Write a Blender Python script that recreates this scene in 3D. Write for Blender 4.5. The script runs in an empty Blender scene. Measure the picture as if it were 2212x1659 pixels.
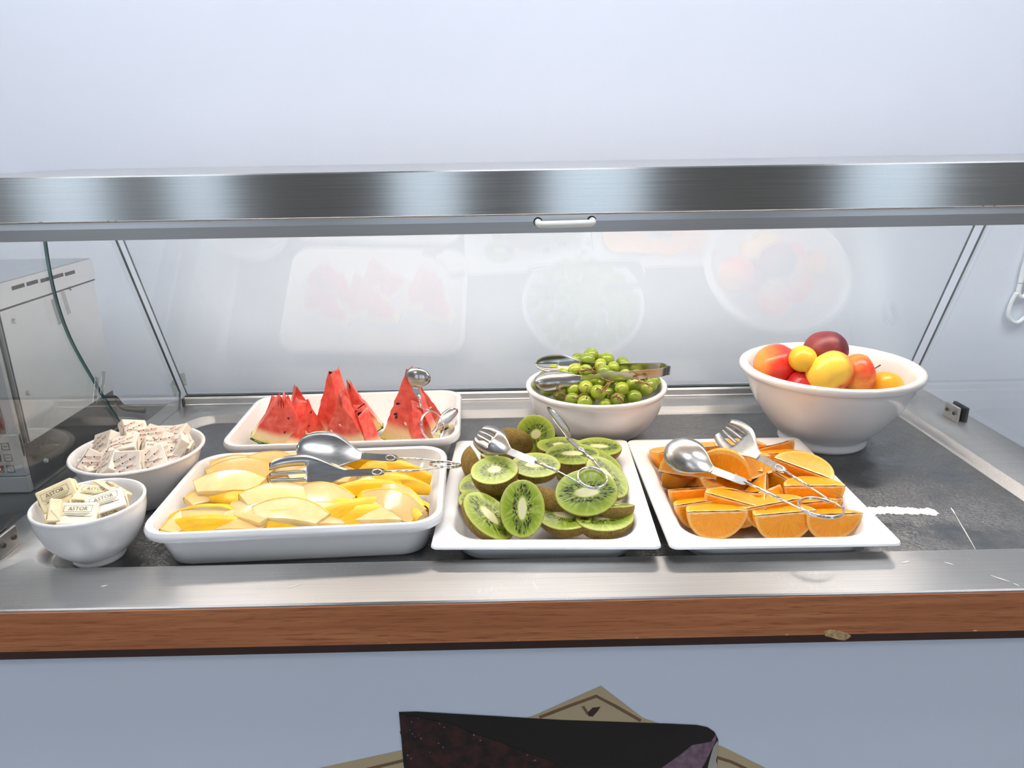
import bpy, bmesh, math, random
from mathutils import Vector, Matrix, Euler, Quaternion
from mathutils import noise as mnoise

# ------------------------------------------------------------------ camera
SC = bpy.context.scene
COL = SC.collection
FPX, PITCH, ROLL, YAW, CAMZ = 1587.4, .3147, .0165, .0075, .470
_c, _s = math.cos(YAW), math.sin(YAW); _ct, _st = math.cos(PITCH), math.sin(PITCH); _cr, _sr = math.cos(ROLL), math.sin(ROLL)
CF = Vector((_s*_ct, _c*_ct, -_st)); _U0 = Vector((_s*_st, _c*_st, _ct)); _R0 = Vector((_c, -_s, 0))
CR = _R0*_cr - _U0*_sr; CU = _R0*_sr + _U0*_cr
CAM = Vector((0, 0, CAMZ))
cd = bpy.data.cameras.new('camera'); cam = bpy.data.objects.new('camera', cd); COL.objects.link(cam)
cd.sensor_fit = 'HORIZONTAL'; cd.sensor_width = 36; cd.lens = FPX/2212*36; cd.clip_start = .02
m = Matrix.Identity(4)
for i in range(3):
    m[i][0] = CR[i]; m[i][1] = CU[i]; m[i][2] = -CF[i]; m[i][3] = CAM[i]
cam.matrix_world = m
SC.camera = cam

def at(px, py, x=None, y=None, z=None):
    """world point on the plane x=, y= or z= that a photograph pixel looks at"""
    d = CF + CR*((px-1106)/FPX) + CU*((829.5-py)/FPX)
    if z is not None: t = (z-CAMZ)/d.z
    elif y is not None: t = y/d.y
    else: t = x/d.x
    return CAM + d*t

# ------------------------------------------------------------------ world, exposure
W = bpy.data.worlds.new('world'); SC.world = W; W.use_nodes = True
bg = W.node_tree.nodes['Background']; bg.inputs[0].default_value = (.70, .83, 1, 1); bg.inputs[1].default_value = 3.3
SC.view_settings.view_transform = 'Standard'; SC.view_settings.look = 'None'
SC.view_settings.exposure = 0.0; SC.view_settings.gamma = 1.0; SC.view_settings.use_curve_mapping = False
LAMP_STRENGTH = 23.0      # strip under the hood
ADDED_CEIL_STRENGTH = 14.0      # added ceiling panels, put in to light the back wall

# ------------------------------------------------------------------ helpers
rnd = random.Random(7)
def link(o, parent=None):
    COL.objects.link(o)
    if parent is not None: o.parent = parent
    return o
def meshobj(name, V, Fc, mat=None, parent=None, smooth=False, loc=None, uv=False):
    me = bpy.data.meshes.new(name); me.from_pydata([tuple(v) for v in V], [], Fc); me.validate(); me.update()
    return fin(name, me, mat, parent, smooth, loc, uv)
def fin(name, me, mat, parent, smooth=False, loc=None, uv=False):
    mats = mat if isinstance(mat, (list, tuple)) else [mat]
    for q in mats:
        if q is not None: me.materials.append(q)
    if smooth:
        me.polygons.foreach_set('use_smooth', [True]*len(me.polygons))
        if smooth == 'auto':
            try: me.set_sharp_from_angle(angle=math.radians(38))
            except Exception: pass
    if uv:
        l = me.uv_layers.new(name='UVMap')
        for lp in me.loops:
            co = me.vertices[lp.vertex_index].co
            l.data[lp.index].uv = (co.y+co.z, co.x)
    o = bpy.data.objects.new(name, me)
    if loc is not None: o.location = loc
    return link(o, parent)
def empty(name, loc=(0, 0, 0), rz=0):
    o = bpy.data.objects.new(name, None); o.location = loc; o.rotation_euler = (0, 0, rz); o.empty_display_size = .02
    return link(o)
def tag(o, label, cat, group=None):
    o['label'] = label; o['category'] = cat
    if group: o['group'] = group
    return o
def struct(o): o['kind'] = 'structure'; return o

class MB:
    """collects simple solids into one mesh"""
    def __init__(s): s.v = []; s.f = []
    def add(s, V, Fc):
        b = len(s.v); s.v += [Vector(v) for v in V]; s.f += [[i+b for i in q] for q in Fc]; return s
    def box(s, a, b, M=None):
        x0, y0, z0 = a; x1, y1, z1 = b
        V = [Vector(p) for p in ((x0,y0,z0),(x1,y0,z0),(x1,y1,z0),(x0,y1,z0),(x0,y0,z1),(x1,y0,z1),(x1,y1,z1),(x0,y1,z1))]
        if M: V = [M @ v for v in V]
        return s.add(V, [(0,3,2,1),(4,5,6,7),(0,1,5,4),(1,2,6,5),(2,3,7,6),(3,0,4,7)])
    def bbox(s, a, b, r=.002, M=None):
        """box with chamfered edges"""
        bm = bmesh.new(); bmesh.ops.create_cube(bm, size=1)
        for v in bm.verts:
            v.co = Vector([(a[i]+b[i])/2 + v.co[i]*(b[i]-a[i]) for i in range(3)])
        bmesh.ops.bevel(bm, geom=bm.edges[:], offset=r, segments=2, affect='EDGES', profile=.6)
        bm.verts.index_update()
        V = [(M @ v.co) if M else v.co.copy() for v in bm.verts]; Fc = [[v.index for v in q.verts] for q in bm.faces]
        bm.free(); return s.add(V, Fc)
    def tube(s, pts, r, n=8, closed=False, caps=True):
        pts = [Vector(p) for p in pts]; k = len(pts); rs = r if isinstance(r, (list, tuple)) else [r]*k
        b = len(s.v); up = None; rings = []
        for i, p in enumerate(pts):
            if closed: t = pts[(i+1) % k]-pts[i-1]
            else: t = pts[min(i+1, k-1)]-pts[max(i-1, 0)]
            t.normalize()
            if up is None:
                up = Vector((0, 0, 1)) if abs(t.z) < .9 else Vector((1, 0, 0))
            up = (up - t*up.dot(t)).normalized(); sd = t.cross(up)
            rings.append([p + (up*math.cos(a)+sd*math.sin(a))*rs[i] for a in [2*math.pi*j/n for j in range(n)]])
        for q in rings: s.v += q
        m_ = k if closed else k-1
        for i in range(m_):
            i2 = (i+1) % k
            for j in range(n):
                j2 = (j+1) % n
                s.f.append([b+i*n+j, b+i*n+j2, b+i2*n+j2, b+i2*n+j])
        if caps and not closed:
            s.f.append([b+j for j in range(n)][::-1]); s.f.append([b+(k-1)*n+j for j in range(n)])
        return s
    def loft(s, loops, cap0=True, cap1=True):
        b = len(s.v); n = len(loops[0])
        for l in loops: s.v += [Vector(p) for p in l]
        for i in range(len(loops)-1):
            for j in range(n):
                j2 = (j+1) % n
                s.f.append([b+i*n+j, b+i*n+j2, b+(i+1)*n+j2, b+(i+1)*n+j])
        if cap0: s.f.append([b+j for j in range(n)][::-1])
        if cap1: s.f.append([b+(len(loops)-1)*n+j for j in range(n)])
        return s
    def lathe(s, prof, n=48, cx=0, cy=0):
        loops = [[(cx+r*math.cos(2*math.pi*j/n), cy+r*math.sin(2*math.pi*j/n), z) for j in range(n)] for r, z in prof]
        return s.loft(loops)
    def prism(s, poly, d):
        """poly: list of 3D points (planar), d: thickness vector"""
        d = Vector(d); n = len(poly); P = [Vector(p) for p in poly]
        return s.add(P + [p+d for p in P], [list(range(n))[::-1], list(range(n, 2*n))] + [[i, (i+1) % n, n+(i+1) % n, n+i] for i in range(n)])
    def build(s, name, mat, parent=None, smooth=False, loc=None, uv=False):
        me = bpy.data.meshes.new(name); me.from_pydata([tuple(v) for v in s.v], [], s.f)
        bm = bmesh.new(); bm.from_mesh(me); bmesh.ops.recalc_face_normals(bm, faces=bm.faces[:]); bm.to_mesh(me); bm.free()
        me.update()
        return fin(name, me, mat, parent, smooth, loc, uv)

def rrect(hw, hd, r, z, cx=0, cy=0, n=6):
    P = []
    for sx, sy, a0 in ((1, 1, 0), (-1, 1, 90), (-1, -1, 180), (1, -1, 270)):
        for k in range(n+1):
            a = math.radians(a0+90*k/n)
            P.append((cx+sx*(hw-r)+r*math.cos(a), cy+sy*(hd-r)+r*math.sin(a), z))
    return P
def frame(o, x, z):
    """matrix whose local x points along x and local z as near z as it can"""
    X = Vector(x).normalized(); Z = Vector(z); Z = (Z - X*Z.dot(X)).normalized(); Y = Z.cross(X)
    M = Matrix.Identity(4)
    for i in range(3): M[i][0] = X[i]; M[i][1] = Y[i]; M[i][2] = Z[i]; M[i][3] = o[i]
    return M
def frameZ(o, zdir, xdir):
    Z = Vector(zdir).normalized(); X = Vector(xdir); X = (X - Z*X.dot(Z)).normalized(); Y = Z.cross(X)
    M = Matrix.Identity(4)
    for i in range(3): M[i][0] = X[i]; M[i][1] = Y[i]; M[i][2] = Z[i]; M[i][3] = o[i]
    return M
def cat_spline(P, n=8):
    P = [Vector(p) for p in P]; out = []
    for i in range(len(P)-1):
        a, b, c, d = P[max(i-1, 0)], P[i], P[i+1], P[min(i+2, len(P)-1)]
        for k in range(n):
            t = k/n
            out.append(.5*((2*b)+(c-a)*t+(2*a-5*b+4*c-d)*t*t+(3*b-a-3*c+d)*t**3))
    out.append(P[-1]); return out
def copy_tree(o):
    c = o.copy(); COL.objects.link(c)
    for ch in o.children:
        k = ch.copy(); COL.objects.link(k); k.parent = c
        for g in ch.children:
            q = g.copy(); COL.objects.link(q); q.parent = k
    return c

# ------------------------------------------------------------------ materials
class NT:
    def __init__(s, name):
        s.m = bpy.data.materials.new(name); s.m.use_nodes = True; s.t = s.m.node_tree; s.n = s.t.nodes
        s.b = s.n['Principled BSDF']; s.out = s.n['Material Output']
    def new(s, typ, **kw):
        q = s.n.new(typ)
        for k, v in kw.items(): setattr(q, k, v)
        return q
    def set(s, node, i, v):
        sock = node.inputs[i]
        if hasattr(v, 'is_output') or isinstance(v, bpy.types.NodeSocket): s.t.links.new(v, sock)
        elif v is not None: sock.default_value = v
    def math(s, op, a, b=None, c=None):
        q = s.new('ShaderNodeMath', operation=op); s.set(q, 0, a)
        if b is not None: s.set(q, 1, b)
        if c is not None: s.set(q, 2, c)
        return q.outputs[0]
    def obj(s): return s.new('ShaderNodeTexCoord').outputs['Object']
    def gen(s): return s.new('ShaderNodeTexCoord').outputs['Generated']
    def sep(s, v):
        q = s.new('ShaderNodeSeparateXYZ'); s.set(q, 0, v); return q.outputs
    def comb(s, x=0., y=0., z=0.):
        q = s.new('ShaderNodeCombineXYZ'); s.set(q, 0, x); s.set(q, 1, y); s.set(q, 2, z); return q.outputs[0]
    def scale(s, v, sc):
        q = s.new('ShaderNodeMapping'); s.set(q, 0, v); q.inputs['Scale'].default_value = sc; return q.outputs[0]
    def noise(s, v, scale, detail=3, rough=.55, dist=0):
        q = s.new('ShaderNodeTexNoise'); s.set(q, 'Vector', v); q.inputs['Scale'].default_value = scale
        q.inputs['Detail'].default_value = detail; q.inputs['Roughness'].default_value = rough; q.inputs['Distortion'].default_value = dist
        return q.outputs[0]
    def voro(s, v, scale):
        q = s.new('ShaderNodeTexVoronoi'); s.set(q, 'Vector', v); q.inputs['Scale'].default_value = scale; return q.outputs[0]
    def ramp(s, f, stops, interp='LINEAR'):
        q = s.new('ShaderNodeValToRGB'); s.set(q, 0, f); r = q.color_ramp; r.interpolation = interp
        while len(r.elements) < len(stops): r.elements.new(.5)
        for e, (p, c) in zip(r.elements, stops):
            e.position = p; e.color = (c[0], c[1], c[2], 1) if not isinstance(c, (int, float)) else (c, c, c, 1)
        return q.outputs[0]
    def mix(s, f, a, b):
        q = s.new('ShaderNodeMix', data_type='RGBA'); s.set(q, 0, f)
        for i, v in ((6, a), (7, b)):
            if isinstance(v, tuple) and len(v) == 3: v = (*v, 1)
            s.set(q, i, v)
        return q.outputs[2]
    def smooth(s, x, a, b):
        q = s.new('ShaderNodeMapRange', interpolation_type='SMOOTHSTEP'); s.set(q, 0, x); q.inputs[1].default_value = a; q.inputs[2].default_value = b
        return q.outputs[0]
    def bump(s, h, strength=.3, dist=.001):
        q = s.new('ShaderNodeBump'); s.set(q, 'Height', h); q.inputs['Strength'].default_value = strength; q.inputs['Distance'].default_value = dist
        s.t.links.new(q.outputs[0], s.b.inputs['Normal']); return q
    def P(s, **kw):
        for k, v in kw.items():
            k = {'color': 'Base Color', 'rough': 'Roughness', 'metal': 'Metallic', 'sss': 'Subsurface Weight', 'sssr': 'Subsurface Radius', 'ssss': 'Subsurface Scale',
                 'coat': 'Coat Weight', 'coatr': 'Coat Roughness', 'spec': 'Specular IOR Level', 'aniso': 'Anisotropic', 'anirot': 'Anisotropic Rotation', 'trans': 'Transmission Weight',
                 'ecol': 'Emission Color', 'estr': 'Emission Strength', 'ior': 'IOR', 'alpha': 'Alpha'}.get(k, k)
            if isinstance(v, tuple) and len(v) == 3 and k != 'Subsurface Radius': v = (*v, 1)
            s.set(s.b, k, v)
        return s
    def tangent(s):
        q = s.new('ShaderNodeTangent', direction_type='UV_MAP', uv_map='UVMap'); s.t.links.new(q.outputs[0], s.b.inputs['Tangent']); return s

MT = {}
def simple(name, color, rough=.5, metal=0., var=.04, vscale=30, bump=0, bscale=200, **kw):
    t = NT(name); o = t.obj(); n = t.noise(o, vscale)
    lo = tuple(max(0, c*(1-var)) for c in color); hi = tuple(min(1, c*(1+var)) for c in color)
    t.P(color=t.ramp(n, [(.3, lo), (.7, hi)]), rough=rough, metal=metal, **kw)
    if bump: t.bump(t.noise(o, bscale, 2), bump)
    MT[name] = t.m; return t.m

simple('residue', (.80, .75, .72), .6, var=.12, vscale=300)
simple('wall_paint', (.74, .765, .84), .42, var=.012, vscale=3, bump=.06, bscale=320)
simple('laminate', (.70, .77, .88), .22, var=.01, vscale=4)
simple('melamine', (.79, .775, .765), .16, var=.008, vscale=10, coat=.3, coatr=.08)
simple('aluminium', (.72, .73, .75), .33, 1., var=.03, vscale=60)
simple('white_plastic', (.80, .81, .76), .28, var=.02)
simple('cord_white', (.88, .88, .88), .5, var=.02)
simple('black_plastic', (.012, .012, .014), .28, var=.1)
simple('rubber', (.02, .02, .022), .7, var=.1)
simple('oven_steel', (.62, .62, .63), .36, .75, var=.03, vscale=14)
simple('oven_panel', (.36, .37, .37), .4, .5, var=.05, vscale=30)
simple('oven_top', (.30, .33, .36), .4, .4, var=.04)
simple('slot_black', (.01, .01, .01), .8, var=.1)
simple('screw', (.7, .7, .7), .25, 1., var=.05)
simple('screw_dark', (.12, .11, .09), .4, .8, var=.05)
simple('clip_steel', (.62, .60, .58), .35, 1., var=.05)
simple('room_wall', (.46, .44, .42), .8, var=.03, vscale=2)
simple('room_floor', (.28, .25, .22), .45, var=.15, vscale=5)
simple('room_ceiling', (.80, .80, .80), .8, var=.02)
simple('neighbour_top', (.045, .047, .05), .3, .2, var=.06, vscale=40)
simple('hood_inside', (.80, .78, .74), .5, var=.02)
simple('ink_black', (.03, .028, .025), .6, var=.1)
simple('ink_brown', (.09, .06, .035), .6, var=.1)
simple('ink_red', (.62, .16, .12), .6, var=.1)
simple('ink_grey', (.42, .36, .30), .6, var=.1)
simple('seed_black', (.015, .008, .006), .25, var=.3)
simple('seed_white', (.85, .66, .45), .4, var=.1)
simple('paper_beige', (.50, .40, .24), .7, var=.03, vscale=8)
simple('paper_brown', (.19, .11, .055), .7, var=.1, vscale=40)
simple('paper_dark', (.045, .022, .016), .7, var=.2)
simple('glaze', (.006, .004, .004), .45, var=.4, vscale=12)
simple('lilac_glaze', (.19, .12, .16), .5, var=.35, vscale=120)
simple('cream', (.42, .40, .34), .6, var=.1)

def m_sponge():
    t = NT('sponge'); o = t.obj(); v = t.voro(o, 190); n = t.noise(o, 60, 4)
    base = t.ramp(n, [(.35, (.008, .004, .004)), (.65, (.05, .013, .010))])
    spots = t.math('MULTIPLY', t.smooth(v, .22, .10), t.smooth(t.noise(o, 45, 2), .56, .62))
    t.P(color=t.mix(spots, base, (.34, .26, .22)), rough=.75); t.bump(n, .4, .002); MT['sponge'] = t.m
m_sponge()

def m_brushed(name, base, rough, aniso, var=.12, patches=False):
    t = NT(name); o = t.obj()
    st = t.noise(t.scale(o, (6, 900, 900)), 1, 3)
    sp = t.sep(o)
    col = t.ramp(st, [(.3, tuple(c*(1-var) for c in base)), (.7, tuple(min(1, c*(1+var)) for c in base))])
    r = t.math('ADD', rough-.04, t.math('MULTIPLY', st, .08))
    if patches:
        pn = t.noise(o, 5, 4, .6)
        r = t.math('ADD', r, t.math('MULTIPLY', t.smooth(pn, .35, .7), .10))
        scr = t.smooth(t.math('ABSOLUTE', t.math('SUBTRACT', t.noise(t.scale(o, (60, 9, 9)), 5, 2, .5, 2.0), .5)), .012, .0)
        scr = t.math('MULTIPLY', scr, t.smooth(t.noise(o, 9, 2), .5, .62))
        col = t.mix(t.math('MULTIPLY', scr, .5), col, (.75, .74, .72))
    t.P(color=col, rough=r, metal=1., aniso=aniso)
    t.tangent()
    if patches:
        q = t.bump(t.math('ADD', t.noise(t.scale(o, (1, 2.2, 1)), 150, 3), t.math('MULTIPLY', t.noise(o, 40, 2), 1.2)), .05, .002)
    MT[name] = t.m
m_brushed('steel_fascia', (.40, .40, .385), .22, .9)
m_brushed('steel_lip', (.50, .50, .50), .35, .6, .05)
m_brushed('steel_hoodtop', (.48, .48, .48), .42, .5, .05)
m_brushed('steel_counter', (.41, .40, .39), .34, .93, .10, True)

def m_recess():
    t = NT('steel_recess'); o = t.obj()
    n1 = t.noise(t.scale(o, (1, 1.7, 1)), 210, 3, .6, .8); n2 = t.noise(o, 7, 4, .6)
    t.P(color=t.ramp(n2, [(.3, (.20, .20, .20)), (.7, (.28, .28, .28))]), metal=1., rough=t.math('ADD', .18, t.math('MULTIPLY', n2, .12)))
    h = t.math('MULTIPLY', n1, t.smooth(n2, .30, .75))
    t.bump(h, 1., .006); MT['steel_recess'] = t.m
m_recess()
def m_tongs():
    t = NT('steel_tongs'); o = t.obj()
    t.P(color=t.ramp(t.noise(t.scale(o, (12, 300, 300)), 1, 2), [(.3, (.40, .39, .375)), (.7, (.50, .49, .47))]), metal=1., rough=.23); MT['steel_tongs'] = t.m
    t = NT('steel_wire'); t.P(color=t.ramp(t.noise(t.obj(), 80), [(.3, (.66, .65, .64)), (.7, (.8, .79, .78))]), metal=1., rough=.12); MT['steel_wire'] = t.m
m_tongs()
def m_wood():
    t = NT('wood'); o = t.obj()
    g = t.noise(t.scale(o, (2.2, 60, 60)), 1.6, 6, .62, .4); f = t.noise(t.scale(o, (26, 700, 700)), 1, 2)
    base = t.ramp(g, [(.25, (.32, .098, .034)), (.5, (.47, .165, .060)), (.75, (.60, .25, .10))])
    t.P(color=t.mix(t.smooth(f, .52, .7), base, (.29, .082, .030)), rough=.36, coat=.2, coatr=.15); MT['wood'] = t.m
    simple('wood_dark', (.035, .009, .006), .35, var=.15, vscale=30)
    simple('chipboard', (.50, .34, .16), .85, var=.35, vscale=260, bump=.6, bscale=300)
m_wood()
def m_glass(name, tint, f0=.04):
    t = NT(name)
    lw = t.new('ShaderNodeLayerWeight'); lw.inputs[0].default_value = .5
    fr = t.math('MULTIPLY_ADD', t.math('POWER', lw.outputs['Facing'], 5.), 1-f0, f0)
    tr = t.new('ShaderNodeBsdfTransparent'); tr.inputs[0].default_value = (*tint, 1)
    gl = t.new('ShaderNodeBsdfGlossy'); gl.inputs['Roughness'].default_value = .015
    t.set(gl, 0, t.ramp(t.noise(t.obj(), 3), [(0, (.97, 1, .99)), (1, (1, 1, 1))]))
    mx = t.new('ShaderNodeMixShader'); t.set(mx, 0, fr); t.t.links.new(tr.outputs[0], mx.inputs[1]); t.t.links.new(gl.outputs[0], mx.inputs[2])
    t.n.remove(t.b); t.t.links.new(mx.outputs[0], t.out.inputs[0]); MT[name] = t.m
m_glass('glass', (.975, .990, .986), .055)
m_glass('tape', (.80, .82, .79), .06)
simple('glass_edge', (.02, .14, .13), .12, var=.3, vscale=20, coat=.5)
simple('glass_edge_grey', (.09, .12, .12), .2, var=.3, vscale=20)
def m_emit(name, c, s):
    t = NT(name); t.P(color=t.ramp(t.noise(t.obj(), 4), [(0, (.8, .8, .8)), (1, (.85, .85, .85))]), ecol=c, estr=s); MT[name] = t.m
m_emit('lamp', (1, .90, .80), LAMP_STRENGTH)
m_emit('added_ceiling_lamp', (.92, .95, 1), ADDED_CEIL_STRENGTH)
m_emit('led_red', (1, .12, .10), 1.6)

def m_kiwi():
    for nm, a, b, ca, cb in (('kiwi_long', .033, .0255, .0130, .0050), ('kiwi_round', .0265, .0255, .0070, .0055)):
        t = NT(nm); o = t.obj(); x, y, z = t.sep(o)
        r2 = t.math('SQRT', t.math('ADD', t.math('POWER', t.math('DIVIDE', x, a), 2.), t.math('POWER', t.math('DIVIDE', y, b), 2.)))
        u = t.math('DIVIDE', x, ca); w = t.math('DIVIDE', y, cb)
        r1 = t.math('SQRT', t.math('ADD', t.math('POWER', u, 2.), t.math('POWER', w, 2.)))
        an = t.math('ARCTAN2', w, u); info = t.new('ShaderNodeObjectInfo').outputs['Random']
        off = t.math('MULTIPLY', info, 40.)
        rays = t.noise(t.comb(t.math('MULTIPLY', an, 9.), t.math('MULTIPLY', r1, .35), off), 1.6, 2, .5)
        flesh = t.ramp(r2, [(.25, (.34, .38, .04)), (.55, (.17, .235, .012)), (.82, (.255, .33, .02)), (.95, (.40, .44, .07)), (1., (.24, .21, .03))])
        flesh = t.mix(t.math('MULTIPLY', t.smooth(rays, .46, .66), .55), flesh, (.40, .47, .10))
        sv = t.voro(t.comb(t.math('MULTIPLY', an, 5.2), t.math('MULTIPLY', r1, 2.3), off), 1.0)
        ring = t.math('MULTIPLY', t.smooth(r1, 1.05, 1.25), t.smooth(r1, 2.45, 2.05))
        darkring = t.math('MULTIPLY', t.math('MULTIPLY', ring, t.smooth(rays, .64, .42)), .75)
        flesh = t.mix(darkring, flesh, (.045, .08, .006))
        seeds = t.math('MULTIPLY', t.smooth(sv, .44, .35), ring)
        core = t.smooth(t.math('ADD', r1, t.math('MULTIPLY', t.math('SUBTRACT', rays, .5), .5)), 1.06, .86)
        c = t.mix(core, flesh, (.66, .62, .34)); c = t.mix(seeds, c, (.012, .010, .008))
        t.P(color=c, rough=.32, sss=.12, ssss=.004, sssr=(1, 1, .3)); t.bump(rays, .25, .0006); MT[nm] = t.m
    t = NT('kiwi_skin'); o = t.obj(); n = t.noise(o, 90, 4, .65); n2 = t.noise(o, 700, 2)
    c = t.ramp(n, [(.25, (.12, .066, .008)), (.5, (.23, .135, .016)), (.75, (.33, .21, .030))])
    t.P(color=t.mix(t.smooth(n2, .45, .7), c, (.36, .235, .05)), rough=.75); t.bump(n2, .8, .0015); MT['kiwi_skin'] = t.m
    simple('kiwi_fuzz', (.34, .215, .05), .8, var=.2)
m_kiwi()
def m_orange():
    R = .037
    t = NT('orange_pulp'); o = t.obj(); x, y, z = t.sep(o)
    rho = t.math('SQRT', t.math('ADD', t.math('MULTIPLY', y, y), t.math('MULTIPLY', z, z)))
    r = t.math('SQRT', t.math('ADD', t.math('MULTIPLY', x, x), t.math('MULTIPLY', rho, rho)))
    an = t.math('ARCTAN2', x, rho); info = t.math('MULTIPLY', t.new('ShaderNodeObjectInfo').outputs['Random'], 30.)
    n = t.noise(t.comb(t.math('MULTIPLY', an, 16.), t.math('MULTIPLY', r, 90.), info), 1., 3)
    c = t.ramp(n, [(.25, (.80, .27, .004)), (.5, (.86, .34, .007)), (.8, (.90, .42, .02))])
    fl = t.smooth(t.noise(t.comb(t.math('MULTIPLY', an, 40.), t.math('MULTIPLY', r, 130.), info), 1., 1), .68, .76)
    c = t.mix(t.math('MULTIPLY', fl, .5), c, (.98, .72, .34))
    mem = t.math('MULTIPLY', t.smooth(r, .0315, .0335), t.smooth(r, .0372, .0348))
    c = t.mix(t.math('MULTIPLY', mem, .6), c, (.92, .58, .18))
    nb = t.noise(o, 120, 3)
    ax = t.smooth(t.math('ADD', rho, t.math('MULTIPLY', t.math('SUBTRACT', nb, .5), .006)), 0.0034, 0.0016)
    c = t.mix(t.math('MULTIPLY', ax, .7), c, (.92, .70, .40))
    t.P(color=c, rough=.28, sss=.25, ssss=.006, sssr=(1, .5, .15)); t.bump(n, .35, .001); MT['orange_pulp'] = t.m
    t = NT('orange_rind'); o = t.obj(); n = t.noise(o, 420, 2)
    t.P(color=t.ramp(t.noise(o, 40), [(.3, (.84, .30, .005)), (.7, (.90, .38, .010))]), rough=.36); t.bump(n, .3, .0006); MT['orange_rind'] = t.m
m_orange()
def m_melons():
    t = NT('melon_flesh'); o = t.obj(); n = t.noise(o, 26, 4, .6); info = t.new('ShaderNodeObjectInfo').outputs['Random']
    c = t.ramp(n, [(.28, (.70, .49, .19)), (.5, (.78, .60, .29)), (.75, (.83, .70, .42))])
    c = t.mix(t.math('MULTIPLY', info, .75), c, (.78, .47, .15))
    t.P(color=c, rough=.22, sss=.6, ssss=.013, sssr=(1, .75, .35), coat=.4, coatr=.06); t.bump(n, .35, .002); MT['melon_flesh'] = t.m
    t = NT('melon_rind'); o = t.obj(); n = t.noise(t.scale(o, (22, 150, 150)), 1, 5, .65)
    t.P(color=t.ramp(n, [(.25, (.76, .36, .004)), (.5, (.86, .48, .008)), (.75, (.90, .60, .03))]), rough=.38); t.bump(n, .5, .0012); MT['melon_rind'] = t.m
    t = NT('watermelon_flesh'); o = t.obj(); x, y, z = t.sep(o)
    r = t.math('SQRT', t.math('ADD', t.math('MULTIPLY', x, x), t.math('MULTIPLY', z, z)))
    n = t.noise(o, 60, 4, .6); n2 = t.noise(o, 17, 3)
    c = t.ramp(n, [(.3, (.62, .045, .036)), (.52, (.76, .105, .075)), (.75, (.84, .20, .14))])
    rr = t.math('ADD', r, t.math('MULTIPLY', t.math('SUBTRACT', n2, .5), .014))
    c = t.mix(t.smooth(rr, .084, .104), c, (.88, .70, .40)); c = t.mix(t.smooth(rr, .108, .117), c, (.80, .78, .28))
    t.P(color=c, rough=.30, sss=.25, ssss=.006, sssr=(1, .3, .2)); t.bump(t.math('ADD', n, n2), .6, .002); MT['watermelon_flesh'] = t.m
    t = NT('watermelon_rind'); o = t.obj(); n = t.noise(t.scale(o, (60, 8, 60)), 1, 4, .6, 1.)
    t.P(color=t.ramp(n, [(.4, (.010, .03, .008)), (.65, (.05, .13, .03))]), rough=.35); MT['watermelon_rind'] = t.m
m_melons()
def m_grape():
    t = NT('grape'); o = t.obj(); info = t.new('ShaderNodeObjectInfo').outputs['Random']; n = t.noise(o, 70, 3)
    c = t.ramp(n, [(.3, (.28, .36, .025)), (.7, (.42, .48, .06))]); c = t.mix(t.math('MULTIPLY', info, .7), c, (.14, .21, .015))
    t.P(color=c, rough=.16, sss=.5, ssss=.008, sssr=(.8, 1, .25)); MT['grape'] = t.m
    simple('grape_stem', (.27, .15, .05), .7, var=.5, vscale=160, bump=.4, bscale=400)
    simple('grape_scar', (.20, .13, .04), .8, var=.4, vscale=300)
m_grape()
def blush(name, c0, c1, axis, lo, hi, nscale=18, streak=(1, 1, 1), rough=.3, bump=0):
    t = NT(name); o = t.obj(); x, y, z = t.sep(o)
    n = t.noise(t.scale(o, streak), nscale, 4, .6)
    d = t.math('ADD', t.math('ADD', t.math('MULTIPLY', x, axis[0]), t.math('MULTIPLY', y, axis[1])), t.math('MULTIPLY', z, axis[2]))
    f = t.math('ADD', t.math('MULTIPLY', d, 22.), t.math('MULTIPLY', t.math('SUBTRACT', n, .5), 1.3))
    t.P(color=t.mix(t.smooth(f, lo, hi), c0, c1), rough=rough, sss=.08, ssss=.004)
    if bump: t.bump(t.noise(o, 600, 2), bump, .0005)
    MT[name] = t.m
blush('nectarine_skin', (.86, .30, .045), (.72, .030, .018), (.6, -.5, -.3), -.70, .15)
blush('apple_yellow_skin', (.86, .55, .06), (.72, .10, .03), (.9, .25, -.15), -.05, .45, 14)
blush('apple_red_skin', (.88, .45, .06), (.74, .06, .025), (.2, .3, .3), -.20, .45, 40, (1, 1, .25))
blush('plum_dark_skin', (.24, .035, .035), (.10, .010, .022), (.3, -.2, .2), -.3, .4, 30, bump=.15, rough=.42)
blush('plum_yellow_skin', (.80, .44, .022), (.86, .54, .05), (1, 0, 0), -.3, .3)
blush('plum_orange_skin', (.88, .42, .02), (.90, .50, .05), (1, 0, 0), -.3, .3)
blush('apple_crimson_skin', (.50, .010, .018), (.62, .03, .03), (0, 0, 1), 0, .5, 30)
def m_paper(name, c):
    t = NT(name); o = t.obj(); n = t.noise(o, 60, 3)
    t.P(color=t.ramp(n, [(.3, tuple(q*.94 for q in c)), (.7, c)]), rough=.38, sss=.1, ssss=.003); t.bump(t.voro(o, 130), .25, .002); MT[name] = t.m
m_paper('butter_paper', (.88, .74, .46)); m_paper('foil_paper', (.88, .78, .66))
m_paper('butter_paper_pale', (.90, .80, .60))

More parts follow.
